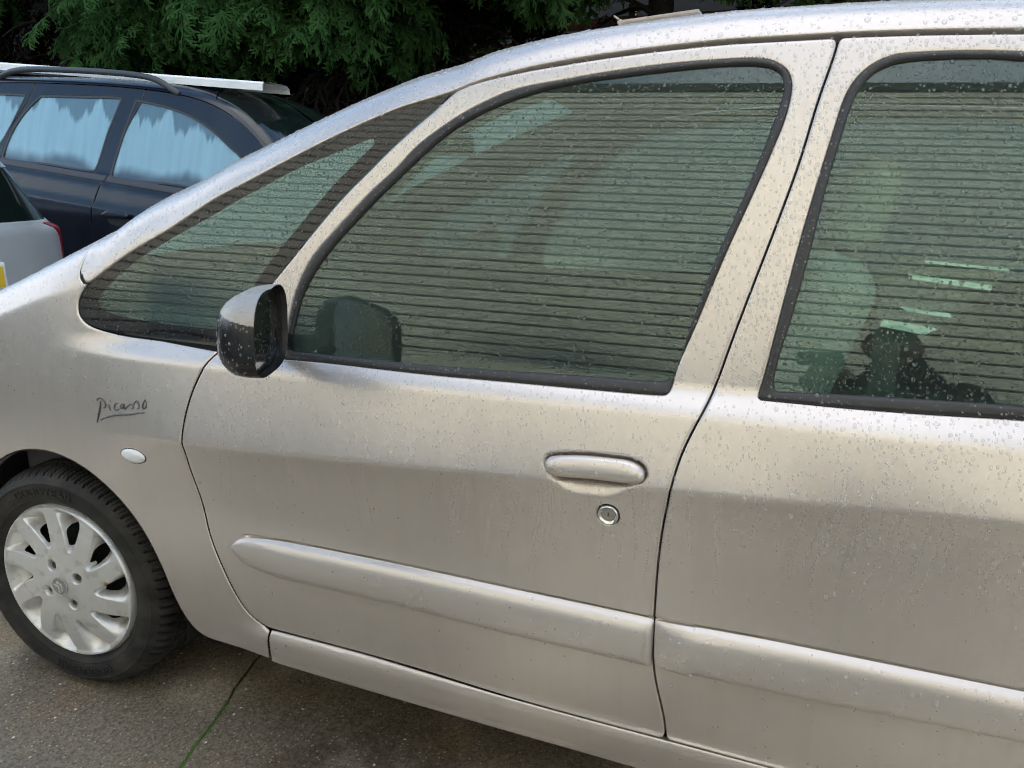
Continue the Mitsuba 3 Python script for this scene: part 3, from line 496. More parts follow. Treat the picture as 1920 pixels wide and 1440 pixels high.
dash = m3.Manifold.hull_points(np.array([(x_, y_, z_) for y_ in (.13, 1.62) for x_, z_ in ((-.2, 1.0), (.1, 1.03), (.52, .99), (.62, .92), (.62, .72), (.45, .55), (-.2, .55))]))
add(CAR + '__dashboard', man(dash), TRIM, 35)
sw = trimesh.creation.torus(.19, .015, 40, 12); Rs = rot([0, 1, 0], -62); v, f = tm(sw)
spokes = [bx((0, 0, 0), (.36, .035, .02), .005), bx((-.09, 0, 0), (.18, .035, .02), .005, rot([0, 0, 1], 90)), rbox((0, 0, .01), (.14, .14, .05), .02)]
add(CAR + '__steering_wheel', (lambda m: (m[0] @ Rs.T + [.565, 1.27, .985], m[1]))(cat([(v, f)] + spokes)), 'm_wheelgrey', 40)
add(CAR + '__rear_view_mirror', rbox((.72, .875, 1.40), (.03, .22, .065), .014), BPLAST, 40)
SL = [[(1.8778, 1.1803), (2.0023, 1.1714), (2.0028, 1.1676), (1.8783, 1.1765)], [(1.8548, 1.1558), (1.9812, 1.1432), (1.9808, 1.1353), (1.8582, 1.1487)], [(1.851, 1.0986), (1.9311, 1.0917), (1.9287, 1.0852), (1.8599, 1.0936)], [(1.8209, 1.076), (1.9104, 1.0645), (1.8913, 1.0537), (1.8223, 1.0638)]]
pg = Polygon([(1.815, .5), (1.815, 1.185), (2.013, 1.182), (2.012, 1.168), (1.893, 1.050), (1.86, 1.03), (1.86, .5)]); v, f = tm(trimesh.creation.extrude_polygon(pg, .012, engine='earcut')); add(CAR + '__slatted_board__panel', (np.stack([v[:, 0], .273 + v[:, 2], v[:, 1]], 1), f[:, ::-1]), TRIM)
for i, q in enumerate(SL):
    pg = Polygon(q); v, f = tm(trimesh.creation.extrude_polygon(pg, .012, engine='earcut')); add(CAR + '__slatted_board__slat' + ('_%03d' % i if i else ''), (np.stack([v[:, 0], .26 + v[:, 2], v[:, 1]], 1), f[:, ::-1]), PALE)
labels[CAR + '__slatted_board'] = {'label': 'pale slats standing behind the rear door window'}
# thin raised flap on the roof near its far edge
fl = 'roof_flap'
add(fl, cat([bx((0, 0, 0), (.185, .05, .0065), .0015, rot([0, 1, 0], -4)), bx((-.086, -.018, -.012), (.006, .012, .024), .001), bx((.082, -.018, -.012), (.006, .012, .020), .001), bx((-.095, -.02, .004), (.014, .01, .004), .001, rot([0, 1, 0], 35))]), 'm_flap')
scene[fl]['to_world'] = T().translate([1.32, .70, 1.664])
def f_flap(p, n, uv): return mix((0.50, 0.45, 0.40), (0.35, 0.30, 0.26), fbm(p.x * 60, p.y * 60, p.z * 20))
mat('flap', pr(proc(f_flap), .5))
labels['roof_flap'] = {'label': 'thin pale flap raised on the roof of the beige silver car', 'category': 'flap'}
# ------------------------------------------------------------------ ground
def zground(x, y): return .42 * sst(2.0, 3.1, y) * sst(-.2, -1.6, x) + .5 * sst(2.2, 7.5, y) * sst(-1.6, -.2, x) + .10 * sst(4, 8, y) 
def f_conc(p, n, uv):
    a = fbm(p.x * 3.1, p.y * 3.1, 0, octaves=4); damp = smoothstep(.46, .68, fbm(p.x * 1.7 + 3.1, p.y * 1.7 + 1.3, 2, octaves=4))
    c = mix((0.27, 0.24, 0.19), (0.44, 0.395, 0.32), a); c = mix(c, (0.10, 0.085, 0.066), damp * .85)
    oil = smoothstep(.42, .1, dr.sqrt(dr.square(p.x - .85) + dr.square((p.y - .02) * 1.3))) * smoothstep(.3, .6, fbm(p.x * 7, p.y * 7, 5, octaves=4)); c = mix(c, (0.05, 0.040, 0.030), oil * .7)
    g = noise(p.x * 330, p.y * 330, 1) * .5 + noise(p.x * 170, p.y * 170, 4) * .5; c = c * (.45 + 1.1 * g) * mi.Color3f(1.02, 1.0, .95)
    d1, d2, r = voronoi(p.x * 95, p.y * 95); c = mix(c, (0.55, 0.50, 0.42), smoothstep(.30, .16, d1) * smoothstep(.82, .95, r) * (.75 - .4 * damp))
    d1, d2, r = voronoi(p.x * 38 + 9, p.y * 38); c = mix(c, (0.58, 0.55, 0.48), smoothstep(.16, .08, d1) * smoothstep(.95, .97, r))
    rust = smoothstep(.60, .75, fbm(p.x * 5 + 20, p.y * 5, 3, octaves=3)); return mix(c, c * mi.Color3f(1.15, .97, .85), rust * .5)
def f_conc_b(p, n, uv): return fbm(p.x * 60, p.y * 60, 0, octaves=3) * .8 + noise(p.x * 260, p.y * 260, 0) * .35
def f_conc_r(p, n, uv): return .60 - .22 * smoothstep(.40, .66, fbm(p.x * 1.7 + 3.1, p.y * 1.7 + 1.3, 2, octaves=4))
mat('concrete', {'type': 'bumpmap', 'arbitrary': proc(f_conc_b, 6e-4), 'scale': .0022, 'bsdf': pr(proc(f_conc), proc(f_conc_r), specular=.5)})
mat('earth', pr((0.022, 0.019, 0.015), .9)); mat('deadleaf', pr((0.012, 0.009, 0.007), .95))
gx = np.r_[-120, -60, -30, np.linspace(-16, 16, 81), 30, 60, 120]; gy = np.r_[-120, -60, -30, np.linspace(-12, 14, 66), 30, 60, 120]; XX, YY = np.meshgrid(gx, gy, indexing='ij')
inyard = (np.abs(XX) < 14) & (YY < 1.9) & (YY > -5.0)
gz = zground(XX, YY) - .016 * sst(2.3, 1.95, YY)
add('ground', (np.stack([XX, YY, gz], -1).reshape(-1, 3), grid_faces(len(gx), len(gy))), 'm_earth', True); labels['ground'] = {'kind': 'structure'}
# the yard: cast slabs with recessed joints; one joint runs under the front of the car
jd = np.array([-.4375, 1.577]); 
def jx(y, k): return .430 + (y + .006) * (jd[0] / jd[1] * .985) + k * 3.9
n_ = 0
labels['concrete_yard'] = {'kind': 'structure'}
rng = np.random.default_rng(4)
for k in range(-1, 3):
    for (y0, y1) in ((-5.0, -1.25), (-1.25, 2.25)):
        wob = lambda y, kk: jx(y, kk) + .0035 * np.sin(y * 23 + kk * 3) + .0022 * np.sin(y * 61 + kk)
        ys = np.linspace(y0 + .004, y1 - .004, 90); l = np.stack([wob(ys, k) + .0042, ys], 1); r = np.stack([wob(ys, k + 1) - .0042, ys], 1)
        pg = Polygon(np.vstack([l, r[::-1]])); v, f = tm(trimesh.creation.extrude_polygon(pg, .05, engine='earcut')); v = v - [0, 0, .05]
        add('concrete_yard__slab' + ('_%03d' % n_ if n_ else ''), (v, f), 'm_concrete'); n_ += 1
mat('moss', pr((0.055, 0.105, 0.018), .9))
ms = []; yy_ = np.r_[rng.uniform(-.75, .14, 1500), rng.uniform(.14, .3, 60)]
for y in yy_:
    if rng.random() > np.clip((.20 - y) / .25, .1, 1) * (.55 + .45 * math.sin(y * 40) ** 2): continue
    r = rng.uniform(.0014, .0044); c = np.array([jx(y, 0) + .0035 * math.sin(y * 23) + .0022 * math.sin(y * 61) + rng.normal(0, .0026), y, -.004 + rng.uniform(0, .004)]); ms.append((tm(trimesh.creation.icosphere(0, 1))[0] * [r, r, r * .9] + c, tm(trimesh.creation.icosphere(0, 1))[1]))
add('joint_moss', cat(ms), 'm_moss'); labels['joint_moss'] = {'kind': 'stuff', 'label': 'bright green moss growing along the joint of the concrete yard', 'category': 'moss'}
# ------------------------------------------------------------------ warehouse behind the photographer (mirrored in the windows)
WH = 'warehouse'; labels[WH] = {'label': 'cream warehouse of horizontal cladding boards, mirrored in the silver car windows', 'category': 'building'}
def f_clad(p, n, uv): return mix((0.60, 0.60, 0.575), (0.52, 0.52, 0.495), smoothstep(.35, .75, fbm(p.x * .6, p.y * 2, p.z * 3, octaves=4)))
mat('clad', pr(proc(f_clad), .55)); mat('groove', pr((0.045, 0.045, 0.04), .9))
def f_brick(p, n, uv):
    row = dr.floor(p.z / .075); u = (p.x + row * .1125) / .225; fu, fz = u - dr.floor(u), p.z / .075 - row; m = dr.maximum(smoothstep(.06, .03, fu), smoothstep(.16, .1, fz)); c = mix((0.17, 0.085, 0.055), (0.24, 0.13, 0.085), cell_rand(dr.floor(u), row, 3)); return mix(c, (0.27, 0.25, 0.22), m)
mat('brick', pr(proc(f_brick), .85))
wa = math.radians(5); WR = rot([0, 0, 1], -5)   # the wall stands 5 degrees off the car's line
def wpos(u, z, off=0.0): return np.array([1.5, -5.0, 0]) + WR @ np.array([u, -off, z])
WL, WRt, TOP, BASE, NB = -8.6, 26.0, 7.72, .10, 40
pitch = (TOP - BASE) / NB
for i in range(NB):
    seg = [(-.078, -.028), (-.078, 0.0), (-.070, .011), (.069, .013), (.080, .004), (.080, -.028)]
    pv = np.array([[(u, o, z) for z, o in seg] for u in (WL, WRt)]).reshape(-1, 3); q = np.stack([WR @ np.array([u, o, z + BASE + pitch * (i + .5)]) for u, o, z in pv]) + [1.5, -5.0, 0]
    k = np.arange(6); f = np.vstack([np.stack([k, (k + 1) % 6, (k + 1) % 6 + 6], 1), np.stack([k, (k + 1) % 6 + 6, k + 6], 1), [[0, 1, 2], [0, 2, 3], [0, 3, 4], [0, 4, 5], [6, 8, 7], [6, 9, 8], [6, 10, 9], [6, 11, 10]]])
    add(WH + '__cladding_board' + ('_%03d' % i if i else ''), (q, f), 'm_clad')
add(WH + '__wall', bx(wpos((WL + WRt) / 2, 4.05, 3.05), (WRt - WL - .05, 6.0, 8.1), 0, WR), 'm_groove')
add(WH + '__brick_base', bx(wpos((WL + WRt) / 2, .03, .06), (WRt - WL, .2, .14), 0, WR), 'm_brick')
add(WH + '__eaves', bx(wpos((WL + WRt) / 2, TOP + .06, 0), (WRt - WL + .2, .12, .14), 0, WR), 'm_groove')
# ------------------------------------------------------------------ conifers, wall and fence behind the cars
rng = np.random.default_rng(11)
def spray(seed):
    """one flat drooping frond of scale-leaved conifer: a stem with side shoots, each a row of small leaf facets"""
    g = np.random.default_rng(seed); V, F = [], []; L_ = 1.0
    def shoot(p0, d, ln, w, lev):
        nseg = 4 if lev == 0 else 3; side = np.cross(d, [0, 0, 1.0]); side /= np.linalg.norm(side) + 1e-9; P = p0.copy(); dd = d.copy()
        for i in range(nseg):
            s = ln / nseg; q = P + dd * s; ww = w * (1 - .55 * i / nseg); b = len(V); lift = np.array([0, 0, g.normal(0, .02)]) * ln
            V.extend([P - side * ww * .5, P + side * ww * .5 + lift, q + side * ww * .35, q - side * ww * .35 + lift]); F.extend([(b, b + 1, b + 2), (b, b + 2, b + 3)])
            if lev < 2:
                for sg in (-1, 1):
                    for _ in range(2 if lev == 0 else 1):
                        a = g.uniform(.5, .95); nd = dd * math.cos(a) + side * sg * math.sin(a) + np.array([0, 0, g.normal(-.12, .22)]); nd /= np.linalg.norm(nd); shoot(P + dd * s * g.uniform(.2, .9), nd, ln * g.uniform(.34, .52) * (1 - .12 * i), w * .8, lev + 1)
            P = q; dd = dd + np.array([0, 0, -.16]); dd /= np.linalg.norm(dd)
    shoot(np.zeros(3), np.array([1.0, 0, .1]), 1.0, .085, 0)
    return np.array(V), np.array(F)
SPR = [spray(s) for s in range(4)]
def f_leaf(p, n, uv):
    a = fbm(p.x * 2.3, p.y * 2.3, p.z * 2.3, octaves=3); b = noise(p.x * 23, p.y * 23, p.z * 23)
    return mix(mix((0.024, 0.062, 0.022), (0.065, 0.150, 0.045), a), (0.085, 0.15, 0.05), smoothstep(.62, .95, b) * .7)
mat('leaf', {'type': 'principledthin', 'base_color': proc(f_leaf), 'roughness': .55, 'diff_trans': .5, 'spec_trans': 0.0}, False)
def f_bark(p, n, uv): return mix((0.016, 0.012, 0.010), (0.028, 0.022, 0.017), fbm(p.x * 14, p.y * 14, p.z * 5, octaves=4))
mat('bark', pr(proc(f_bark), .9))
def conifer(key, x, y, h, r, zlow, n, sz, label, front=1.0):
    labels[key] = {'label': label, 'category': 'tree', 'group': 'conifers behind the dark car'} if False else {'label': label, 'category': 'tree'}
    z0 = float(zground(np.array(x), np.array(y))); g = np.random.default_rng(int(abs(x * 97 + y * 31)) + 5)
    limbs = []; tip = []
    for i in range(46):
        f = (i + .5) / 46; zz = z0 + zlow * .55 + (h - zlow * .55) * f; a = g.uniform(0, 2 * np.pi); rl = r * (1 - f) ** .6 * g.uniform(.75, 1.1)
        p0 = np.array([x, y, zz]); d = np.array([math.cos(a), math.sin(a), .0]); pts = [p0 + d * rl * t_ + np.array([0, 0, .10 * rl * math.sin(t_ * 2.5) - .22 * rl * t_ ** 2]) for t_ in np.linspace(0, 1, 7)]
        limbs.append(tube(pts, np.linspace(.035, .007, 7), 5)); tip.append(pts)
    add(key + '__trunk', cat([tube([(x, y, z0 - .1), (x + .03, y, z0 + h * .4), (x, y, z0 + h)], [.19, .14, .02], 10)]), 'm_bark', True)
    add(key + '__limb', cat(limbs), 'm_bark'); labels[key + '__limb'] = {'kind': 'stuff'}
    tw = []
    for _ in range(26):
        a = g.uniform(0, 2 * np.pi); p = np.array([x + g.normal(0, .8), y + g.normal(-.2, .5), z0 + g.uniform(.5, zlow + .6)]); d = np.array([math.cos(a), -abs(math.sin(a)), g.uniform(-.3, .7)]) * g.uniform(.4, 1.1)
        tw.append(tube([p, p + d * .5 + g.normal(0, .05, 3), p + d + g.normal(0, .09, 3)], [.007, .005, .002], 4))
    add(key + '__dead_twig', cat(tw), 'm_bark'); labels[key + '__dead_twig'] = {'kind': 'stuff'}
    # foliage sprays gathered in boughs on the outside of the crown
    V, F, o = [], [], 0
    nb = n // 26
    for b in range(nb):
        f = g.random() ** (1.25 if b % 3 else 4.0); zz = z0 + zlow + (h - zlow) * f; a = g.uniform(0, 2 * np.pi) if b % 3 else g.uniform(np.pi, 2 * np.pi); rr_ = r * (1 - f) ** .55 * g.uniform(.70, 1.12)
        c = np.array([x + rr_ * math.cos(a), y + rr_ * math.sin(a), zz]); out = np.array([math.cos(a), math.sin(a), -.25])
        for _ in range(26):
            v, fa = SPR[g.integers(4)]; s = sz * g.uniform(.6, 1.2); yaw = a + g.normal(0, .75); pit = g.normal(.75, .35); rl_ = g.normal(0, .6)
            R = rot([0, 0, 1], math.degrees(yaw)) @ rot([0, 1, 0], math.degrees(pit)) @ rot([1, 0, 0], math.degrees(rl_))
            V.append(v @ R.T * s + c + g.normal(0, 1, 3) * [.20, .20, .13] - out * g.uniform(0, .25)); F.append(fa + o); o += len(v)
    DV, DF_, do = [], [], 0
    for b in range(520):
        v, fa = SPR[g.integers(4)]; a = g.uniform(0, 2 * np.pi); R = rot([0, 0, 1], math.degrees(a)) @ rot([0, 1, 0], g.normal(20, 30)) @ rot([1, 0, 0], g.normal(0, 40))
        DV.append(v @ R.T * g.uniform(.5, 1.0) + [x + g.normal(0, .9), y + .55 + g.normal(0, .45), z0 + g.uniform(-.1, zlow + 1.6 if x < -3.5 else zlow * .62)]); DF_.append(fa + do); do += len(v)
    add(key + '__dead_foliage', (np.vstack(DV), np.vstack(DF_)), 'm_deadleaf'); labels[key + '__dead_foliage'] = {'kind': 'stuff'}
    add(key + '__foliage', (np.vstack(V), np.vstack(F)), 'm_leaf'); labels[key + '__foliage'] = {'kind': 'stuff'}
TREES = [(-15.5, -7.5, 4.6, 1.6, .5, 1300, 'bushy conifer left of the warehouse, outside the frame'), (-17.5, -3.6, 4.0, 1.9, .4, 1300, 'low conifer beyond the left end of the yard, outside the frame'), (-18.5, -12.0, 5.6, 2.2, .5, 1300, 'tall conifer behind the left end of the warehouse, outside the frame'), (-19.5, .6, 4.4, 2.0, .4, 1300, 'conifer at the far left of the yard, outside the frame'), (-13.6, -12.5, 4.8, 1.7, .5, 1300, 'conifer beside the left corner of the warehouse, outside the frame'), (-12.6, 9.0, 6.9, 2.2, 3.6, 2600, 'dark conifer at the very left edge, beyond the tail of the dark car'), (-9.8, 8.8, 6.9, 1.9, 4.7, 2200, 'dark conifer farthest left behind the dark car, bare twigs low down'), (-7.3, 8.5, 6.9, 1.6, 4.3, 3600, 'conifer behind the rear half of the dark car, dark bare understorey below'),
         (-3.95, 6.3, 6.9, 1.45, 2.30, 5200, 'conifer with bright green drooping boughs behind the front of the dark car'), (-2.5, 7.2, 6.9, 1.9, 2.75, 4600, 'conifer with its boughs above the car windscreen pillar, right of the drooping boughs'),
         (-.2, 8.3, 6.9, 2.0, 3.5, 3600, 'dark conifer behind the roof flap of the silver car'), (2.6, 8.2, 6.9, 2.2, 3.0, 3000, 'dark conifer hidden behind the roof of the silver car'), (5.4, 8.2, 6.9, 2.3, 2.6, 2600, 'conifer far right, hidden behind the silver car')]
for i, (x, y, h, r, zl, n, lab) in enumerate(TREES): conifer('conifer' + ('_%03d' % i if i else ''), x, y, h, r, zl, n, .42 if y > 5 else .62, lab)
def f_wall(p, n, uv): return mix(mix((0.035, 0.035, 0.03), (0.06, 0.058, 0.048), fbm(p.x * 2, p.z * 4, 0, octaves=4)), (0.030, 0.042, 0.016), smoothstep(.4, .7, fbm(p.x * 3, p.z * 2, 7, octaves=4)) * .8)
mat('mossy', pr(proc(f_wall), .9))
add('boundary_wall', cat([bx((-2, 9.6, 1.25), (34, .3, 2.9), .02), bx((-2, 9.6, 2.74), (34.1, .38, .08), .01)]), 'm_mossy'); labels['boundary_wall'] = {'label': 'mossy grey boundary wall behind the conifers', 'category': 'wall'}
def f_red(p, n, uv): return mix((0.30, 0.13, 0.11), (0.42, 0.20, 0.17), fbm(p.x * 3, p.z * 9, 0, octaves=3))
mat('redrail', pr(proc(f_red), .8)); mat('post', pr((0.05, 0.045, 0.04), .9))
labels['rail_fence'] = {'label': 'faded red rail fence on the mossy wall, glimpsed between the trunks', 'category': 'fence'}
for i, z in enumerate((2.98, 3.22)): add('rail_fence__rail' + ('_%03d' % i if i else ''), bx((-2, 9.55, z), (20, .04, .13), .006), 'm_redrail')
for i, x in enumerate(np.arange(-12, 8.1, 1.6)): add('rail_fence__post' + ('_%03d' % i if i else ''), bx((x, 9.62, 3.1), (.09, .09, .7), .008), 'm_post')
add('hedge_backdrop_bank', (lambda: (np.array([(-40, 10.5, 0), (40, 10.5, 0), (40, 13, 4.6), (-40, 13, 4.6), (-40, 40, 6), (40, 40, 6)]), np.array([(0, 1, 2), (0, 2, 3), (3, 2, 5), (3, 5, 4)])))(), 'm_earth'); labels['hedge_backdrop_bank'] = {'kind': 'structure'}
# ------------------------------------------------------------------ the dark estate car
DC = 'dark_car'; labels[DC] = {'label': 'dark blue estate car with roof rails and fogged sky-blue side windows, nose to the right', 'category': 'car'}
def f_dpaint(p, n, uv): return mix((0.006, 0.008, 0.016), (0.013, 0.015, 0.022), smoothstep(.45, .8, fbm(p.x * 4, p.y * 4, p.z * 1.2, octaves=4)))
mat('dpaint', pr(proc(f_dpaint), .12, specular=.3, clearcoat=1.0, clearcoat_gloss=.97))
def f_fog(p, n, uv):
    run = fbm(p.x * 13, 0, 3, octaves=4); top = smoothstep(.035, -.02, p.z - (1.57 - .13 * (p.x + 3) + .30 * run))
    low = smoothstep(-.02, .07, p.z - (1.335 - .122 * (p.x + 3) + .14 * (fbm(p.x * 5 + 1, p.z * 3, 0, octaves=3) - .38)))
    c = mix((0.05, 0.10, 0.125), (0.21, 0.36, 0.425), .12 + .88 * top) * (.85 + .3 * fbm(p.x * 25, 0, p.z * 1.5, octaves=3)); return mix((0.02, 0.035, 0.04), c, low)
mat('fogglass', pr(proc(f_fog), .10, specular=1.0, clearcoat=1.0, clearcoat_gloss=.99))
mat('dglass', pr((0.006, 0.010, 0.010), .05, specular=.6))
mat('dgrey', pr((0.03, 0.032, 0.036), .45))
mat('rail', pr((0.045, 0.05, 0.055), .4, specular=.5))
def zb2(x): return 1.305 - .122 * (x + 3.0)
def S2(x, z):
    x = np.asarray(x, float); z = np.asarray(z, float); d = z - zb2(x)
    y = 2.87 + .05 * sst(-.06, .02, d) + .28 * np.maximum(0, d) + .10 * np.maximum(0, d) ** 2 + .10 * np.maximum(0, .95 - z) ** 2
    e = z - (zb2(x) - .20); return y + .22 * np.maximum(0, np.minimum(e, .21)) - .014 * sst(.03, -.02, e) * sst(-.35, -.05, e) + .02 * np.maximum(0, x + 1.2) ** 2
ZJ2 = PchipInterpolator(*np.array([(-6.2, 1.86), (-5.6, 1.965), (-4.6, 1.975), (-3.924, 1.962), (-3.399, 1.937), (-2.908, 1.90), (-2.537, 1.857), (-2.271, 1.806), (-2.061, 1.737), (-1.899, 1.655), (-1.743, 1.545), (-1.60, 1.42), (-1.42, 1.27), (-1.25, 1.16), (-.9, 1.08), (-.4, .98), (0, .86)]).T)
DZ2 = PchipInterpolator([-6.2, -4.5, -3, -2.3, -1.9, -1.6, -1.25, -.9, 0], [.06, .075, .075, .10, .13, .15, .10, .06, .05])
def body2(x, s):
    x = np.asarray(x, float); s = np.asarray(s, float); zj = ZJ2(x); y0 = S2(x, zj); y = S2(x, np.minimum(s, zj)); u = np.clip(s - zj, 0, 1); zt = zj + DZ2(x)
    p1y, p1z = y0 + .05, zj + .065
    by = (1-u)**3*y0 + 3*(1-u)**2*u*p1y + 3*(1-u)*u*u*(3.72-.35) + u**3*3.72; bz = (1-u)**3*zj + 3*(1-u)**2*u*p1z + 3*(1-u)*u*u*zt + u**3*zt
    return np.stack([x, np.where(u > 0, by, y), np.where(u > 0, bz, np.minimum(s, zj))], 1)
MIR2 = T([[1, 0, 0, 0], [0, -1, 0, 7.44], [0, 0, 1, 0], [0, 0, 0, 1]])
def add2(k, m, b, sm=True): add(DC + '__' + k, m, b, sm)
Bl = smooth_line([(-2.690, 1.872), (-2.701, 1.814), (-2.80, 1.60), (-2.888, 1.298), (-2.928, 1.225), (-2.975, 1.10), (-3.0, .95), (-3.0, .62)])
Cl = smooth_line([(-3.70, 1.950), (-3.72, 1.88), (-3.99, 1.45), (-4.02, 1.35), (-4.0, 1.1), (-3.85, .75), (-3.80, .62)])
Fl = smooth_line([(-1.66, 1.46), (-1.60, 1.15), (-1.62, .9), (-1.70, .62)])
def topline(x0, x1, n=40): x = np.linspace(x0, x1, n); return np.stack([x, ZJ2(x) - .002], 1)
dr_ = Polygon(np.vstack([Cl, Bl[::-1], topline(-2.70, -3.69)])).buffer(0).buffer(-.003); df_ = Polygon(np.vstack([Bl, Fl[::-1], topline(-1.67, -2.68)])).buffer(0).buffer(-.003)
dq_ = Polygon(np.vstack([Cl, [(-4.05, .60), (-5.9, .60), (-6.1, 1.2), (-5.95, 1.45)], topline(-5.9, -3.72)])).buffer(0).buffer(-.003)
dw_ = Polygon(np.vstack([Fl, [(-.15, .62), (-.05, .80)], topline(-.1, -1.65)])).buffer(0).buffer(-.003)
w1 = loop_poly([(-3.627, 1.862), (-3.255, 1.846), (-2.875, 1.820), (-2.941, 1.617), (-3.046, 1.325), (-3.458, 1.370), (-3.925, 1.430), (-3.867, 1.596)], .006)
w2 = loop_poly([(-2.760, 1.808), (-2.545, 1.771), (-2.327, 1.712), (-2.119, 1.619), (-1.939, 1.501), (-1.80, 1.384), (-1.79, 1.23), (-2.041, 1.20), (-2.284, 1.232), (-2.893, 1.302), (-2.837, 1.545)], .006)
w0 = loop_poly([(-3.76, 1.872), (-4.6, 1.90), (-5.25, 1.88), (-5.5, 1.75), (-5.55, 1.62), (-4.06, 1.455)], .02)
for k, pg, w in (('rear_door', dr_, w1), ('front_door', df_, w2), ('rear_quarter', dq_, w0)):
    add2(k, panel(pg.difference(w), body2, edge(.004), res=.022), 'm_dpaint'); add2(k + '__window', panel(w.buffer(-.010), inset(body2, .007), lambda d, x, s: 0 * d, flange=0, res=.03), 'm_fogglass')
    add2(k + '__window_seal', panel(w.buffer(-.0005).difference(w.buffer(-.014)), inset(body2, .002), lambda d, x, s: -.003 + 0 * d, flange=.012, res=.02, rings=(.002, .004)), 'm_dgrey')
add2('front_wing', panel(dw_, body2, edge(.004), res=.03), 'm_dpaint')
for k, x0, x1 in (('rear_door', -3.985, -2.91), ('front_door', -2.89, -1.66)):
    xx = np.linspace(x0, x1, 40); add2(k + '__waist_rail', panel(Polygon(np.vstack([np.stack([xx, zb2(xx) + .005], 1), np.stack([xx, zb2(xx) - .034], 1)[::-1]])), body2, lambda d, x, s: -.010 * np.sqrt(np.clip(1 - (1 - np.minimum(d / .015, 1)) ** 2, 0, 1)), flange=.01, res=.015), 'm_dgrey')
xs_ = np.linspace(-6.0, -1.95, 90); xsc = np.linspace(-2.0, -1.25, 30)
add2('roof', panel(Polygon(np.vstack([np.stack([xs_, ZJ2(xs_)], 1), [(-1.60, float(ZJ2(-1.6))), (-1.27, float(ZJ2(-1.27))), (-1.30, float(ZJ2(-1.3)) + .10), (-1.62, float(ZJ2(-1.62)) + .105), (-1.93, float(ZJ2(-1.93)) + .12), (-2.12, float(ZJ2(-2.12)) + .2)], [(-2.30, float(ZJ2(-2.3)) + 1.0)], np.stack([xs_[xs_ < -2.33], ZJ2(xs_[xs_ < -2.33]) + 1.0], 1)[::-1]])).buffer(0), body2, lambda d, x, s: 0 * d, flange=0, res=.03), 'm_dpaint')
add2('windscreen', panel(Polygon(np.vstack([[(-1.30, float(ZJ2(-1.3)) + .104), (-1.62, float(ZJ2(-1.62)) + .11), (-1.93, float(ZJ2(-1.93)) + .126), (-2.12, float(ZJ2(-2.12)) + .21), (-2.295, float(ZJ2(-2.295)) + 1.0)], [(-1.9, float(ZJ2(-1.9)) + 1), (-1.6, float(ZJ2(-1.6)) + 1), (-1.25, float(ZJ2(-1.25)) + 1), (-1.22, float(ZJ2(-1.22)) + .11)]])).buffer(0).buffer(-.004), inset(body2, .003), lambda d, x, s: 0 * d, flange=0, res=.03), 'm_dglass')
xh = np.linspace(-1.21, -.05, 30); add2('bonnet', panel(Polygon(np.vstack([np.stack([xh, ZJ2(xh)], 1), np.stack([xh, ZJ2(xh) + 1], 1)[::-1]])), body2, lambda d, x, s: 0 * d, flange=0, res=.04), 'm_dpaint')
for k in ('rear_door', 'front_door', 'rear_quarter', 'front_wing', 'roof', 'windscreen', 'bonnet'):
    scene[DC + '__' + k + '_001'] = {**scene[DC + '__' + k], 'to_world': MIR2}
for k in ('rear_door', 'front_door', 'rear_quarter'): scene[DC + '__' + k + '_001__window'] = {**scene[DC + '__' + k + '__window'], 'to_world': MIR2}
hp = loop_poly([(-2.862, 1.035), (-2.845, 1.060), (-2.80, 1.069), (-2.70, 1.060), (-2.625, 1.040), (-2.64, 1.018), (-2.72, 1.024), (-2.80, 1.022)], .004, .003)
add2('front_door__handle', panel(hp, body2, lambda d, x, s: -.028 - .012 * np.sqrt(np.clip(1 - (1 - np.minimum(d / .014, 1)) ** 2, 0, 1)), flange=.03, res=.006, bstep=.004), 'm_dpaint')
add2('front_door__handle_cup', panel(loop_poly([(-2.85, 1.04), (-2.64, 1.03), (-2.66, .985), (-2.74, .968), (-2.82, .978)], .01), body2, lambda d, x, s: -.0015 + 0 * d, flange=0, res=.012), 'm_dgrey')
rl = np.array([(-4.116, 2.004), (-3.994, 2.044), (-3.825, 2.057), (-3.404, 2.036), (-3.053, 2.008), (-2.718, 1.970), (-2.58, 1.940), (-2.496, 1.890), (-2.409, 1.842)]); rl[:, 1] -= .008
rc = smooth_line(rl, .02); rpts = np.stack([rc[:, 0], 0 * rc[:, 0] + 3.18, rc[:, 1]], 1)
rmz = tube(rpts, .021, 10); rmz = (rmz[0] * [1, 1, 1], rmz[1]); add2('roof_rail', rmz, 'm_rail'); scene[DC + '__roof_rail_001'] = {**scene[DC + '__roof_rail'], 'to_world': MIR2}
fm2 = lambda x: np.stack([rmz[0][:, 0] - (0), rmz[0][:, 1], rmz[0][:, 2]], 1)
def endcap2(x0, x1, zs):
    V = []
    for z in zs:
        t = np.linspace(0, np.pi / 2, 12); y0 = float(S2(np.array([x0]), np.array([z]))[0]); V.append(np.stack([x0 + (x1 - x0) * np.sin(t) ** .8, y0 + (3.72 - y0) * (1 - np.cos(t) ** .6), t * 0 + z], 1))
    return np.vstack(V), grid_faces(len(zs), 12)
add2('front_bumper', endcap2(-.12, .0, np.linspace(.6, .86, 5)), 'm_dpaint'); add2('tailgate', endcap2(-5.98, -6.15, np.linspace(.6, 1.9, 10)), 'm_dpaint')
scene[DC + '__front_bumper_001'] = {**scene[DC + '__front_bumper'], 'to_world': MIR2}; scene[DC + '__tailgate_001'] = {**scene[DC + '__tailgate'], 'to_world': MIR2}
for i, (x_, y_) in enumerate(((-.9, 2.9), (-5.0, 2.9))):
    m = tube([(x_, y_, .72), (x_, y_ + .2, .72)], .31, 32); add2('wheel' + ('_%03d' % i if i else ''), m, TYRE, 40)
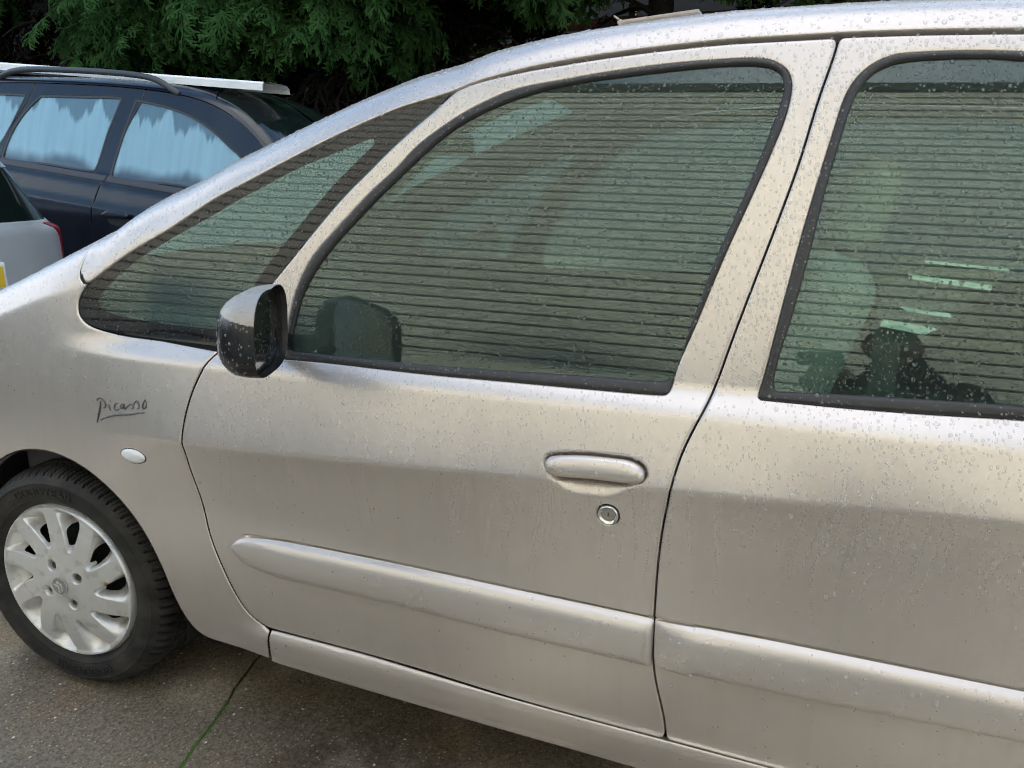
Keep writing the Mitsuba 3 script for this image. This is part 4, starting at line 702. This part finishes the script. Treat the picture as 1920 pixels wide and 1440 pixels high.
# white trim board lying on its roof
bl = np.array([(-4.9, 3.42, 2.172), (-1.80, 3.42, 1.880)])
d_ = (bl[1] - bl[0]); ln = np.linalg.norm(d_); d_ /= ln; sd_ = np.array([0, 1.0, 0]); nn = np.cross(d_, sd_); nn *= np.sign(nn[2])
sec = [(-.14, -.034), (-.137, .010), (-.125, .022), (.06, .024), (.12, .018), (.15, .0), (.16, -.035), (.152, -.035), (.143, -.004), (.118, .012), (.06, .017), (-.12, .015), (-.130, .006), (-.132, -.034)]
Vb = np.vstack([np.array([bl[0] + d_ * t_ * ln + sd_ * a + nn * b for a, b in sec]) for t_ in np.linspace(0, 1, 30)])
def f_white(p, n, uv): return mix((0.78, 0.80, 0.80), (0.50, 0.50, 0.46), smoothstep(.55, .8, fbm(p.x * 5, p.y * 18, p.z * 5, octaves=4)) * .6)
mat('white', pr(proc(f_white), .4, specular=.5))
add('white_trim_board', (Vb, grid_faces(30, len(sec), True)), 'm_white'); labels['white_trim_board'] = {'label': 'long white plastic trim board lying on the roof of the dark blue car', 'category': 'board'}
# ------------------------------------------------------------------ small silver car at the left edge, its tail towards us
LC = 'silver_hatchback'; labels[LC] = {'label': 'silver-grey hatchback at the left edge, only a tail corner with red lamp showing', 'category': 'car'}
def ringc(t, z):
    """plan outline of the hatchback at height z; t = 0 is the middle of the tail, which faces +x"""
    cy, cx = 1.45, -4.23; a = 1.93 - .345 * np.maximum(0, z - 1.02) - .25 * np.maximum(0, .5 - z) ** 2; b = .82 - .06 * sst(1.0, 1.07, z) - .42 * np.maximum(0, z - 1.02) - .3 * np.maximum(0, z - 1.02) ** 2
    c, s = np.cos(t), np.sin(t); n_ = 6.0; r = (np.abs(c) ** n_ + np.abs(s) ** n_) ** (-1 / n_); return np.stack([cx + a * r * c, cy + b * r * s, z + 0 * t], -1)
def hfn(x, s): return ringc(np.asarray(x, float), np.asarray(s, float))
mat('silver', pr((0.62, 0.62, 0.61), .34, metallic=.55, clearcoat=1.0, clearcoat_gloss=.96)); mat('redlamp', pr((0.22, 0.008, 0.016), .12, specular=.6, clearcoat=1.0)); mat('yellow', pr((0.75, 0.48, 0.03), .4)); mat('plate_text', pr((0.02, .02, .02), .5))
mat('greenthing', pr((0.01, 0.16, 0.12), .6))
th_ = np.linspace(0, 2 * np.pi, 181); zz_ = np.r_[np.linspace(.25, 1.0, 18), np.linspace(1.03, 1.42, 14)]
def tq(y, z):   # the outline parameter of a point y on the tail
    tt_ = np.linspace(-1.4, 1.4, 1400); return np.interp(y, ringc(tt_, np.full(1400, z))[:, 1], tt_)
sh_ = Polygon([(-np.pi, .25), (np.pi, .25), (np.pi, 1.42), (-np.pi, 1.42)])
WT = Polygon([(tq(.80, 1.04), 1.045), (tq(2.12, 1.05), 1.055), (tq(2.07, 1.2), 1.19), (tq(1.975, 1.36), 1.36), (tq(.92, 1.36), 1.36), (tq(.85, 1.2), 1.2)])
lampp = [(1.885, 1.050), (1.93, 1.025), (1.985, .95), (2.0, .845), (2.04, .81), (2.09, .85), (2.10, .92), (2.06, .985), (1.95, 1.052)]
LP = loop_poly(np.array([(tq(min(y + .11, 2.16), .95) + max(0, y - 2.05) * 3.0, z) for y, z in lampp]), .004); LP2 = shapely.affinity.scale(LP, -1, 1, origin=(0, 0))
add(LC + '__body', panel(sh_.difference(WT), hfn, lambda d, x, s: 0 * d, flange=0, res=.035, bstep=.02, rings=(.004,)), 'm_silver', True)
add(LC + '__rear_window', panel(WT.buffer(-.004), inset(hfn, .004), lambda d, x, s: 0 * d, flange=0, res=.03), 'm_dglass', True)
add(LC + '__rear_window__seal', panel(WT.difference(WT.buffer(-.012)), inset(hfn, -.002), lambda d, x, s: 0 * d, flange=.01, res=.03, rings=(.003,)), 'm_silver', True)
for i, q in enumerate((LP, LP2)): add(LC + '__tail_lamp' + ('_%03d' % i if i else ''), panel(q, inset(hfn, -.001), lambda d, x, s: -.006 * np.sqrt(np.clip(1 - (1 - np.minimum(d / .02, 1)) ** 2, 0, 1)), flange=.01, res=.01), 'm_redlamp', True)
rt_ = [ringc(th_, np.full(181, 1.42))]; 
for q_ in np.linspace(.1, 1, 8): r0 = rt_[0]; c_ = r0.mean(0); rt_.append(np.stack([c_[0] + (r0[:, 0] - c_[0]) * math.cos(q_ * 1.55), c_[1] + (r0[:, 1] - c_[1]) * math.cos(q_ * 1.55), 1.42 + .10 * math.sin(q_ * 1.55) + 0 * r0[:, 0]], 1))
add(LC + '__roof', (np.vstack(rt_), grid_faces(9, 181)), 'm_silver', True)
px_ = float(ringc(np.array([0.1]), np.array([.79]))[0, 0])
add(LC + '__number_plate', bx((px_ + .012, 1.405, .79), (.012, .50, .108), .003), 'm_yellow'); add(LC + '__number_plate__surround', bx((px_ + .004, 1.405, .795), (.012, .535, .135), .004), 'm_white')
gl = loop_poly([(1.72, 1.06), (1.80, 1.065), (1.79, 1.12), (1.74, 1.17), (1.70, 1.13)], .01)
for i, (x_, y_) in enumerate(((-3.0, .60), (-3.0, 1.92), (-5.6, .60), (-5.6, 1.92))): add(LC + '__wheel' + ('_%03d' % i if i else ''), tube([(x_, y_, .30), (x_, y_ + .19, .30)], .29, 28), TYRE, 40)
# ------------------------------------------------------------------ the photographer, kneeling behind the camera; seen only as a dark shape in the rear window
PR = 'person'; labels[PR] = {'label': 'person in dark clothes kneeling with a phone held up, mirrored in the rear door window', 'category': 'person'}
mat('jacket', pr((0.012, 0.014, 0.020), .85)); mat('trousers', pr((0.018, 0.02, 0.028), .85)); mat('skin', pr((0.36, 0.20, 0.14), .5)); mat('hair', pr((0.025, 0.016, 0.010), .6)); mat('shoe', pr((0.02, 0.018, 0.016), .5))
def bones(bs, edge_=.012, it=14):
    out = None; ico = tm(trimesh.creation.icosphere(2, 1.0))[0]
    for (a, ra, b, rb) in bs:
        h_ = m3.Manifold.hull_points(np.vstack([ico * ra + a, ico * rb + b])); out = h_ if out is None else out + h_
    m = trimesh.Trimesh(*man(out.refine_to_length(edge_)), process=True); trimesh.smoothing.filter_taubin(m, .5, .53, it); return tm(m)
px0, py0, pz0 = 2.03, -1.56, .17
pel, chest, neck, head = np.array([px0 + .06, py0 - .08, .56]), np.array([px0, py0, .93 + pz0]), np.array([px0 - .01, py0, 1.13 + pz0]), np.array([px0 - .04, py0 + .02, 1.28 + pz0])
sR, sL = chest + [.19, .0, .11], chest + [-.19, 0, .11]; hand = np.array([1.775, -1.275, 1.262]); eR, eL = np.array([2.27, py0 + .14, 1.10]), np.array([1.80, py0 + .14, 1.04]); wR, wL = np.array([1.86, -1.31, 1.20]), np.array([1.735, -1.33, 1.19])
add(PR + '__jacket', bones([(pel, .16, chest, .165), (chest + [-.1, 0, .06], .10, chest + [.1, 0, .06], .10), (chest + [0, 0, .1], .16, neck + [0, -.02, .04], .10), (eR, .075, eR + [-.12, .06, .02], .06), (sR, .075, eR, .055), (eR, .055, wR, .042), (sL, .075, eL, .055), (eL, .055, wL, .042), (sR, .08, chest, .14), (sL, .08, chest, .14)], .02), 'm_jacket', True)
kR, kL = np.array([px0 + .18, py0 + .42, .50]), np.array([px0 - .10, py0 + .30, .09]); aR, aL = np.array([px0 + .19, py0 + .38, .10]), np.array([px0 - .12, py0 - .25, .09])
add(PR + '__trousers', bones([(pel + [.09, 0, -.02], .115, kR, .075), (kR, .075, aR, .05), (pel + [-.09, 0, -.02], .115, kL, .075), (kL, .075, aL, .05), (pel + [-.09, 0, 0], .13, pel + [.09, 0, 0], .13)], .02), 'm_trousers', True)
add(PR + '__shoe', bones([(aR + [0, -.03, -.055], .042, aR + [.01, .17, -.062], .036)], .012), 'm_shoe', True); add(PR + '__shoe_001', bones([(aL + [0, 0, -.03], .042, aL + [0, -.20, -.0], .034)], .012), 'm_shoe', True)
hb = [(neck, .052, head + [0, -.01, -.03], .06), (head + [0, -.02, .03], .088, head + [0, .015, -.02], .078), (head + [0, .03, -.06], .05, head + [0, .05, -.085], .036), (head + [0, .095, -.005], .012, head + [0, .112, -.03], .014), (head + [.082, -.01, -.02], .012, head + [.086, -.02, .02], .016), (head + [-.082, -.01, -.02], .012, head + [-.086, -.02, .02], .016)]
for s_, w_ in ((1, wR), (-1, wL)):
    pc = w_ + (hand - w_) * .75 + [s_ * .018, 0, 0]; hb.append((w_, .030, pc, .030))
    for j in range(4): b0 = pc + np.array([-s_ * .004, .012, .026 - .018 * j]); k1 = b0 + np.array([-s_ * .024, .020, .004]); hb += [(b0, .0095, k1, .0088), (k1, .0088, k1 + np.array([-s_ * .026, -.004, .002]), .0078)]
    hb += [(pc + [0, -.012, .012], .012, pc + [-s_ * .022, -.024, .036], .010), (pc + [-s_ * .022, -.024, .036], .010, pc + [-s_ * .042, -.018, .046], .009)]
add(PR + '__head', bones(hb[:6], .008, 6), 'm_skin', True); add(PR + '__hand', bones(hb[6:17], .006, 4), 'm_skin', True); add(PR + '__hand_001', bones(hb[17:], .006, 4), 'm_skin', True)
add(PR + '__hair', bones([(head + [0, -.035, .045], .092, head + [0, -.045, .0], .088), (head + [0, .02, .075], .07, head + [0, -.05, .02], .09)], .01, 6), 'm_hair', True)
for s_, k in ((1, 'eye'), (-1, 'eye_001')): m = tm(trimesh.creation.icosphere(2, .012)); add(PR + '__' + k, (m[0] + head + [s_ * .032, .083, .004], m[1]), 'm_white', True)
PH = np.stack([rt, fw, up], 1)
add('phone', bx(CAM - fw * .016 + rt * .045 - up * .028, (.150, .008, .072), .003, PH), BPLAST); labels['phone'] = {'label': 'black phone held up in both hands of the kneeling person', 'category': 'phone'}
# ------------------------------------------------------------------ rain drops on the silver car
rng = np.random.default_rng(21)
def dome(seg, rows):
    v = [(0, 0, 1.0)]; 
    for i in range(1, rows + 1):
        a = i / rows * np.pi / 2; v += [(math.sin(a) * math.cos(t), math.sin(a) * math.sin(t), math.cos(a)) for t in np.arange(seg) * 2 * np.pi / seg]
    f = [(0, 1 + j, 1 + (j + 1) % seg) for j in range(seg)]
    for i in range(rows - 1):
        a, b = 1 + i * seg, 1 + (i + 1) * seg
        for j in range(seg): k = (j + 1) % seg; f += [(a + j, b + j, b + k), (a + j, b + k, a + k)]
    return np.array(v), np.array(f)
DB, DF = dome(8, 2)
DROPS, GLASSD, ROOFD = [], [], []
BEAD = mat('bead', {'type': 'blendbsdf', 'weight': 0.17, 'a': {'type': 'thindielectric', 'int_ior': 1.45}, 'b': HAZE}, False)
def drops(poly, fn, n, rmed, sig=.35, flat=.5, mask=None, stretch=.15, rmax=.0045, to=None):
    x0, y0, x1, y1 = poly.bounds; m = int(n * (x1 - x0) * (y1 - y0) / poly.area * 1.4) + 10
    p = np.stack([rng.uniform(x0, x1, m), rng.uniform(y0, y1, m)], 1); p = p[shapely.contains_xy(poly, p[:, 0], p[:, 1])]
    if mask is not None: p = p[rng.random(len(p)) < mask(p[:, 0], p[:, 1])]
    p = p[:n]
    if not len(p): return
    r = np.minimum(rmed * np.exp(rng.normal(0, sig, len(p))), rmax); o = fn(p[:, 0], p[:, 1]); nrm_ = surf_normal(fn, p[:, 0], p[:, 1])
    order = np.argsort(-r); keep = np.ones(len(p), bool); tr = cKDTree(o)
    for i in order:
        if keep[i]:
            for j in tr.query_ball_point(o[i], r[i] * 2.1):
                if j != i and keep[j] and r[j] <= r[i]: keep[j] = False
    o, nrm_, r = o[keep], nrm_[keep], r[keep]; (DROPS if to is None else to).append((o, nrm_, r, flat * rng.uniform(.8, 1.15, len(r)), stretch * rng.uniform(.3, 1.8, len(r))))
nz = lambda x, s, f, k: meshkit.noise(np.stack([x * f, s * f, 0 * x + k], -1), 5)
view = box(-.35, .1, 2.35, 2.7)
fg, rgl, qd = fglass.intersection(view), rglass.intersection(view), quarter.buffer(-.004)
drops(fg, inset(body, .0045), 10000, .00115, .42, .45, lambda x, s: .45 + .55 * nz(x, s, 9, 1), .25, to=GLASSD)
drops(rgl, inset(body, .0045), 9000, .00125, .42, .45, lambda x, s: .45 + .55 * nz(x, s, 9, 2), .25, to=GLASSD)
drops(qd, inset(body, .0025), 7000, .00120, .40, .45, lambda x, s: .5 + .5 * nz(x, s, 9, 3), .2, to=GLASSD)
up_ = lambda x, s: sst(-.03, .06, s - zchar(x)) * (.25 + .75 * sst(.35, .65, nz(x, s, 5, 4))) + .22 * sst(-.17, -.03, s - zchar(x)) * sst(.45, .7, nz(x, s * .5, 7, 6)) + .012
bd_f = front_door.difference(fseal); bd_r = rear_door.difference(rseal).intersection(view)
drops(bd_f.intersection(box(.4, .3, 1.8, 1.0)), body, 5000, .00125, .40, .48, up_, .35); drops(bd_f.intersection(box(.4, .97, 1.8, 1.6)), body, 900, .0017, .42, .40, lambda x, s: .3 + .7 * nz(x, s, 8, 7), .3)
drops(bd_r.intersection(box(1.4, .3, 2.4, 1.0)), body, 6500, .00145, .40, .48, lambda x, s: np.clip(up_(x, s) * 1.3 + .5 * sst(-.2, -.08, s - zchar(x)) * sst(.03, -.05, s - zchar(x)) * sst(1.62, 1.8, x) * (.3 + .7 * nz(x, s, 8, 3)), 0, 1), .35); drops(bd_r.intersection(box(1.4, .985, 2.4, 1.6)), body, 900, .0017, .42, .40, lambda x, s: .3 + .7 * nz(x, s, 8, 7), .3)
drops(wing.intersection(box(-.4, .72, .7, 1.5)), body, 2000, .0013, .40, .42, lambda x, s: sst(.76, .9, s) * (.2 + .8 * nz(x, s, 6, 9)), .3)
drops(pil.intersection(Polygon(np.vstack([np.stack([xr, ZJ(xr)], 1), np.stack([xr, ZJ(xr) + .38], 1)[::-1]]).tolist())).intersection(box(.1, 1.0, 2.4, 2.4)), body, 2200, .0018, .45, .38, lambda x, s: .4 + .6 * nz(x, s, 8, 2), .2, .006, ROOFD)
off = lambda dfn: (lambda x, s: body(x, s) - surf_normal(body, x, s) * dfn(np.full(len(x), .03), x, s)[:, None])
drops(fm.buffer(-.004), off(strip_depth), 70, .0017, .4, .45, lambda x, s: sst(.7, 1.2, x)); drops(rm.buffer(-.004).intersection(view), off(strip_depth), 190, .0017, .4, .45)
drops(fseal.difference(fglass).buffer(-.003), off(lambda d, x, s: -.0035 + 0 * d), 350, .0010, .35, .45); drops(rseal.difference(rglass).buffer(-.003).intersection(view), off(lambda d, x, s: -.0035 + 0 * d), 300, .0010, .35, .45)
drops(handle.buffer(-.004), off(hd), 26, .0017, .4, .45); drops(sill.intersection(box(.62, .1, 2.0, .4)), off(sill_depth), 60, .0014, .4, .45, lambda x, s: .3 + 0 * x)
q = rng.uniform(-1, 1, (420, 2)) * [.085, .066]; q = q[(np.abs(q[:, 0] / .09) ** 2.6 + np.abs(q[:, 1] / .07) ** 2.6) < .9]
GLASSD.append((mc + np.outer(q[:, 0], mw) + np.outer(q[:, 1], mu) - mn * .0168, np.tile(mn, (len(q), 1)), rng.lognormal(np.log(.0012), .4, len(q)), np.full(len(q), .5), rng.uniform(0, .6, len(q))))
fo = fm_[len(fm_) // 8:]; tri_ = vm[fo[rng.integers(0, len(fo), 420)]]; nn_ = np.cross(tri_[:, 1] - tri_[:, 0], tri_[:, 2] - tri_[:, 0]); ok_ = np.linalg.norm(nn_, axis=1) > 1e-9; tri_, nn_ = tri_[ok_], nn_[ok_]; cc_ = tri_.mean(1); nn_ /= np.linalg.norm(nn_, axis=1, keepdims=True); nn_ *= np.sign(((cc_ - mc + mn * .04) * nn_).sum(1, keepdims=True)); ok_ = ((cc_ - mc) @ mn < -.004); DROPS.append((cc_[ok_] + nn_[ok_] * .0006, nn_[ok_], rng.lognormal(np.log(.0014), .4, ok_.sum()), np.full(ok_.sum(), .5), np.full(ok_.sum(), .2)))
# trickles: rows of tiny drops, and one long run that ends in a big drop
for _ in range(90):
    x0 = rng.uniform(1.1, 2.15) if rng.random() < .8 else rng.uniform(.55, 1.1); z1 = zchar(x0) + rng.uniform(-.03, .06); ln_ = rng.uniform(.05, .20); zz = np.arange(z1, z1 - ln_, -rng.uniform(.005, .010)); zz = zz[(zz > .58)]; x_ = x0 + .01 * np.sin(zz * 20 + x0 * 9) + rng.normal(0, .0006, len(zz)) + (zz - z1) * .06
    if len(zz) < 2: continue
    DROPS.append((body(x_, zz), surf_normal(body, x_, zz), np.full(len(zz), .0011) * rng.uniform(.7, 1.3, len(zz)), np.full(len(zz), .6), rng.uniform(.2, 1.2, len(zz))))
zz = np.linspace(.795, .675, 34); x_ = 1.800 - (.795 - zz) * .13; DROPS.append((body(x_, zz), surf_normal(body, x_, zz), np.full(34, .0006), np.full(34, .4), np.full(34, .4))); DROPS.append((body(x_[-1:], zz[-1:] - .004), surf_normal(body, x_[-1:], zz[-1:]), np.array([.0040]), np.array([.5]), np.array([.5])))
def build_drops(ds):
    V, F, n0 = [], [], 0
    for o, nrm_, r, fl_, stv in ds:
        w_ = np.array([0, 0, 1.0]) - nrm_ * nrm_[:, 2:3]; w_ /= np.linalg.norm(w_, axis=1, keepdims=True) + 1e-9; u_ = np.cross(w_, nrm_); m = len(r)
        a = DB[None, :, 0] * (1 + .10 * rng.normal(0, 1, (m, 1))); b = DB[None, :, 1] * (1 + stv[:, None]); c = DB[None, :, 2] * fl_[:, None] - .04
        V.append((o[:, None] + r[:, None, None] * (u_[:, None] * a[..., None] + w_[:, None] * b[..., None] + nrm_[:, None] * c[..., None])).reshape(-1, 3)); F.append((DF[None] + (np.arange(m) * len(DB))[:, None, None] + n0).reshape(-1, 3)); n0 += m * len(DB)
    return np.vstack(V), np.vstack(F)
# on glass the drops are lenses; on the paint they are thin-skinned beads that glint
add('rain_drops__on_glass', build_drops(GLASSD), WATER, True); add('rain_drops__on_roof', build_drops(ROOFD), BEAD, True); add('rain_drops__on_paint', build_drops(DROPS), BEAD, True)
labels['rain_drops'] = {'kind': 'stuff', 'label': 'clear rain drops beaded over the paint and glass of the beige silver car', 'category': 'water drops'}
for k in ('glass', 'roof', 'paint'): labels['rain_drops__on_' + k] = {'kind': 'stuff'}
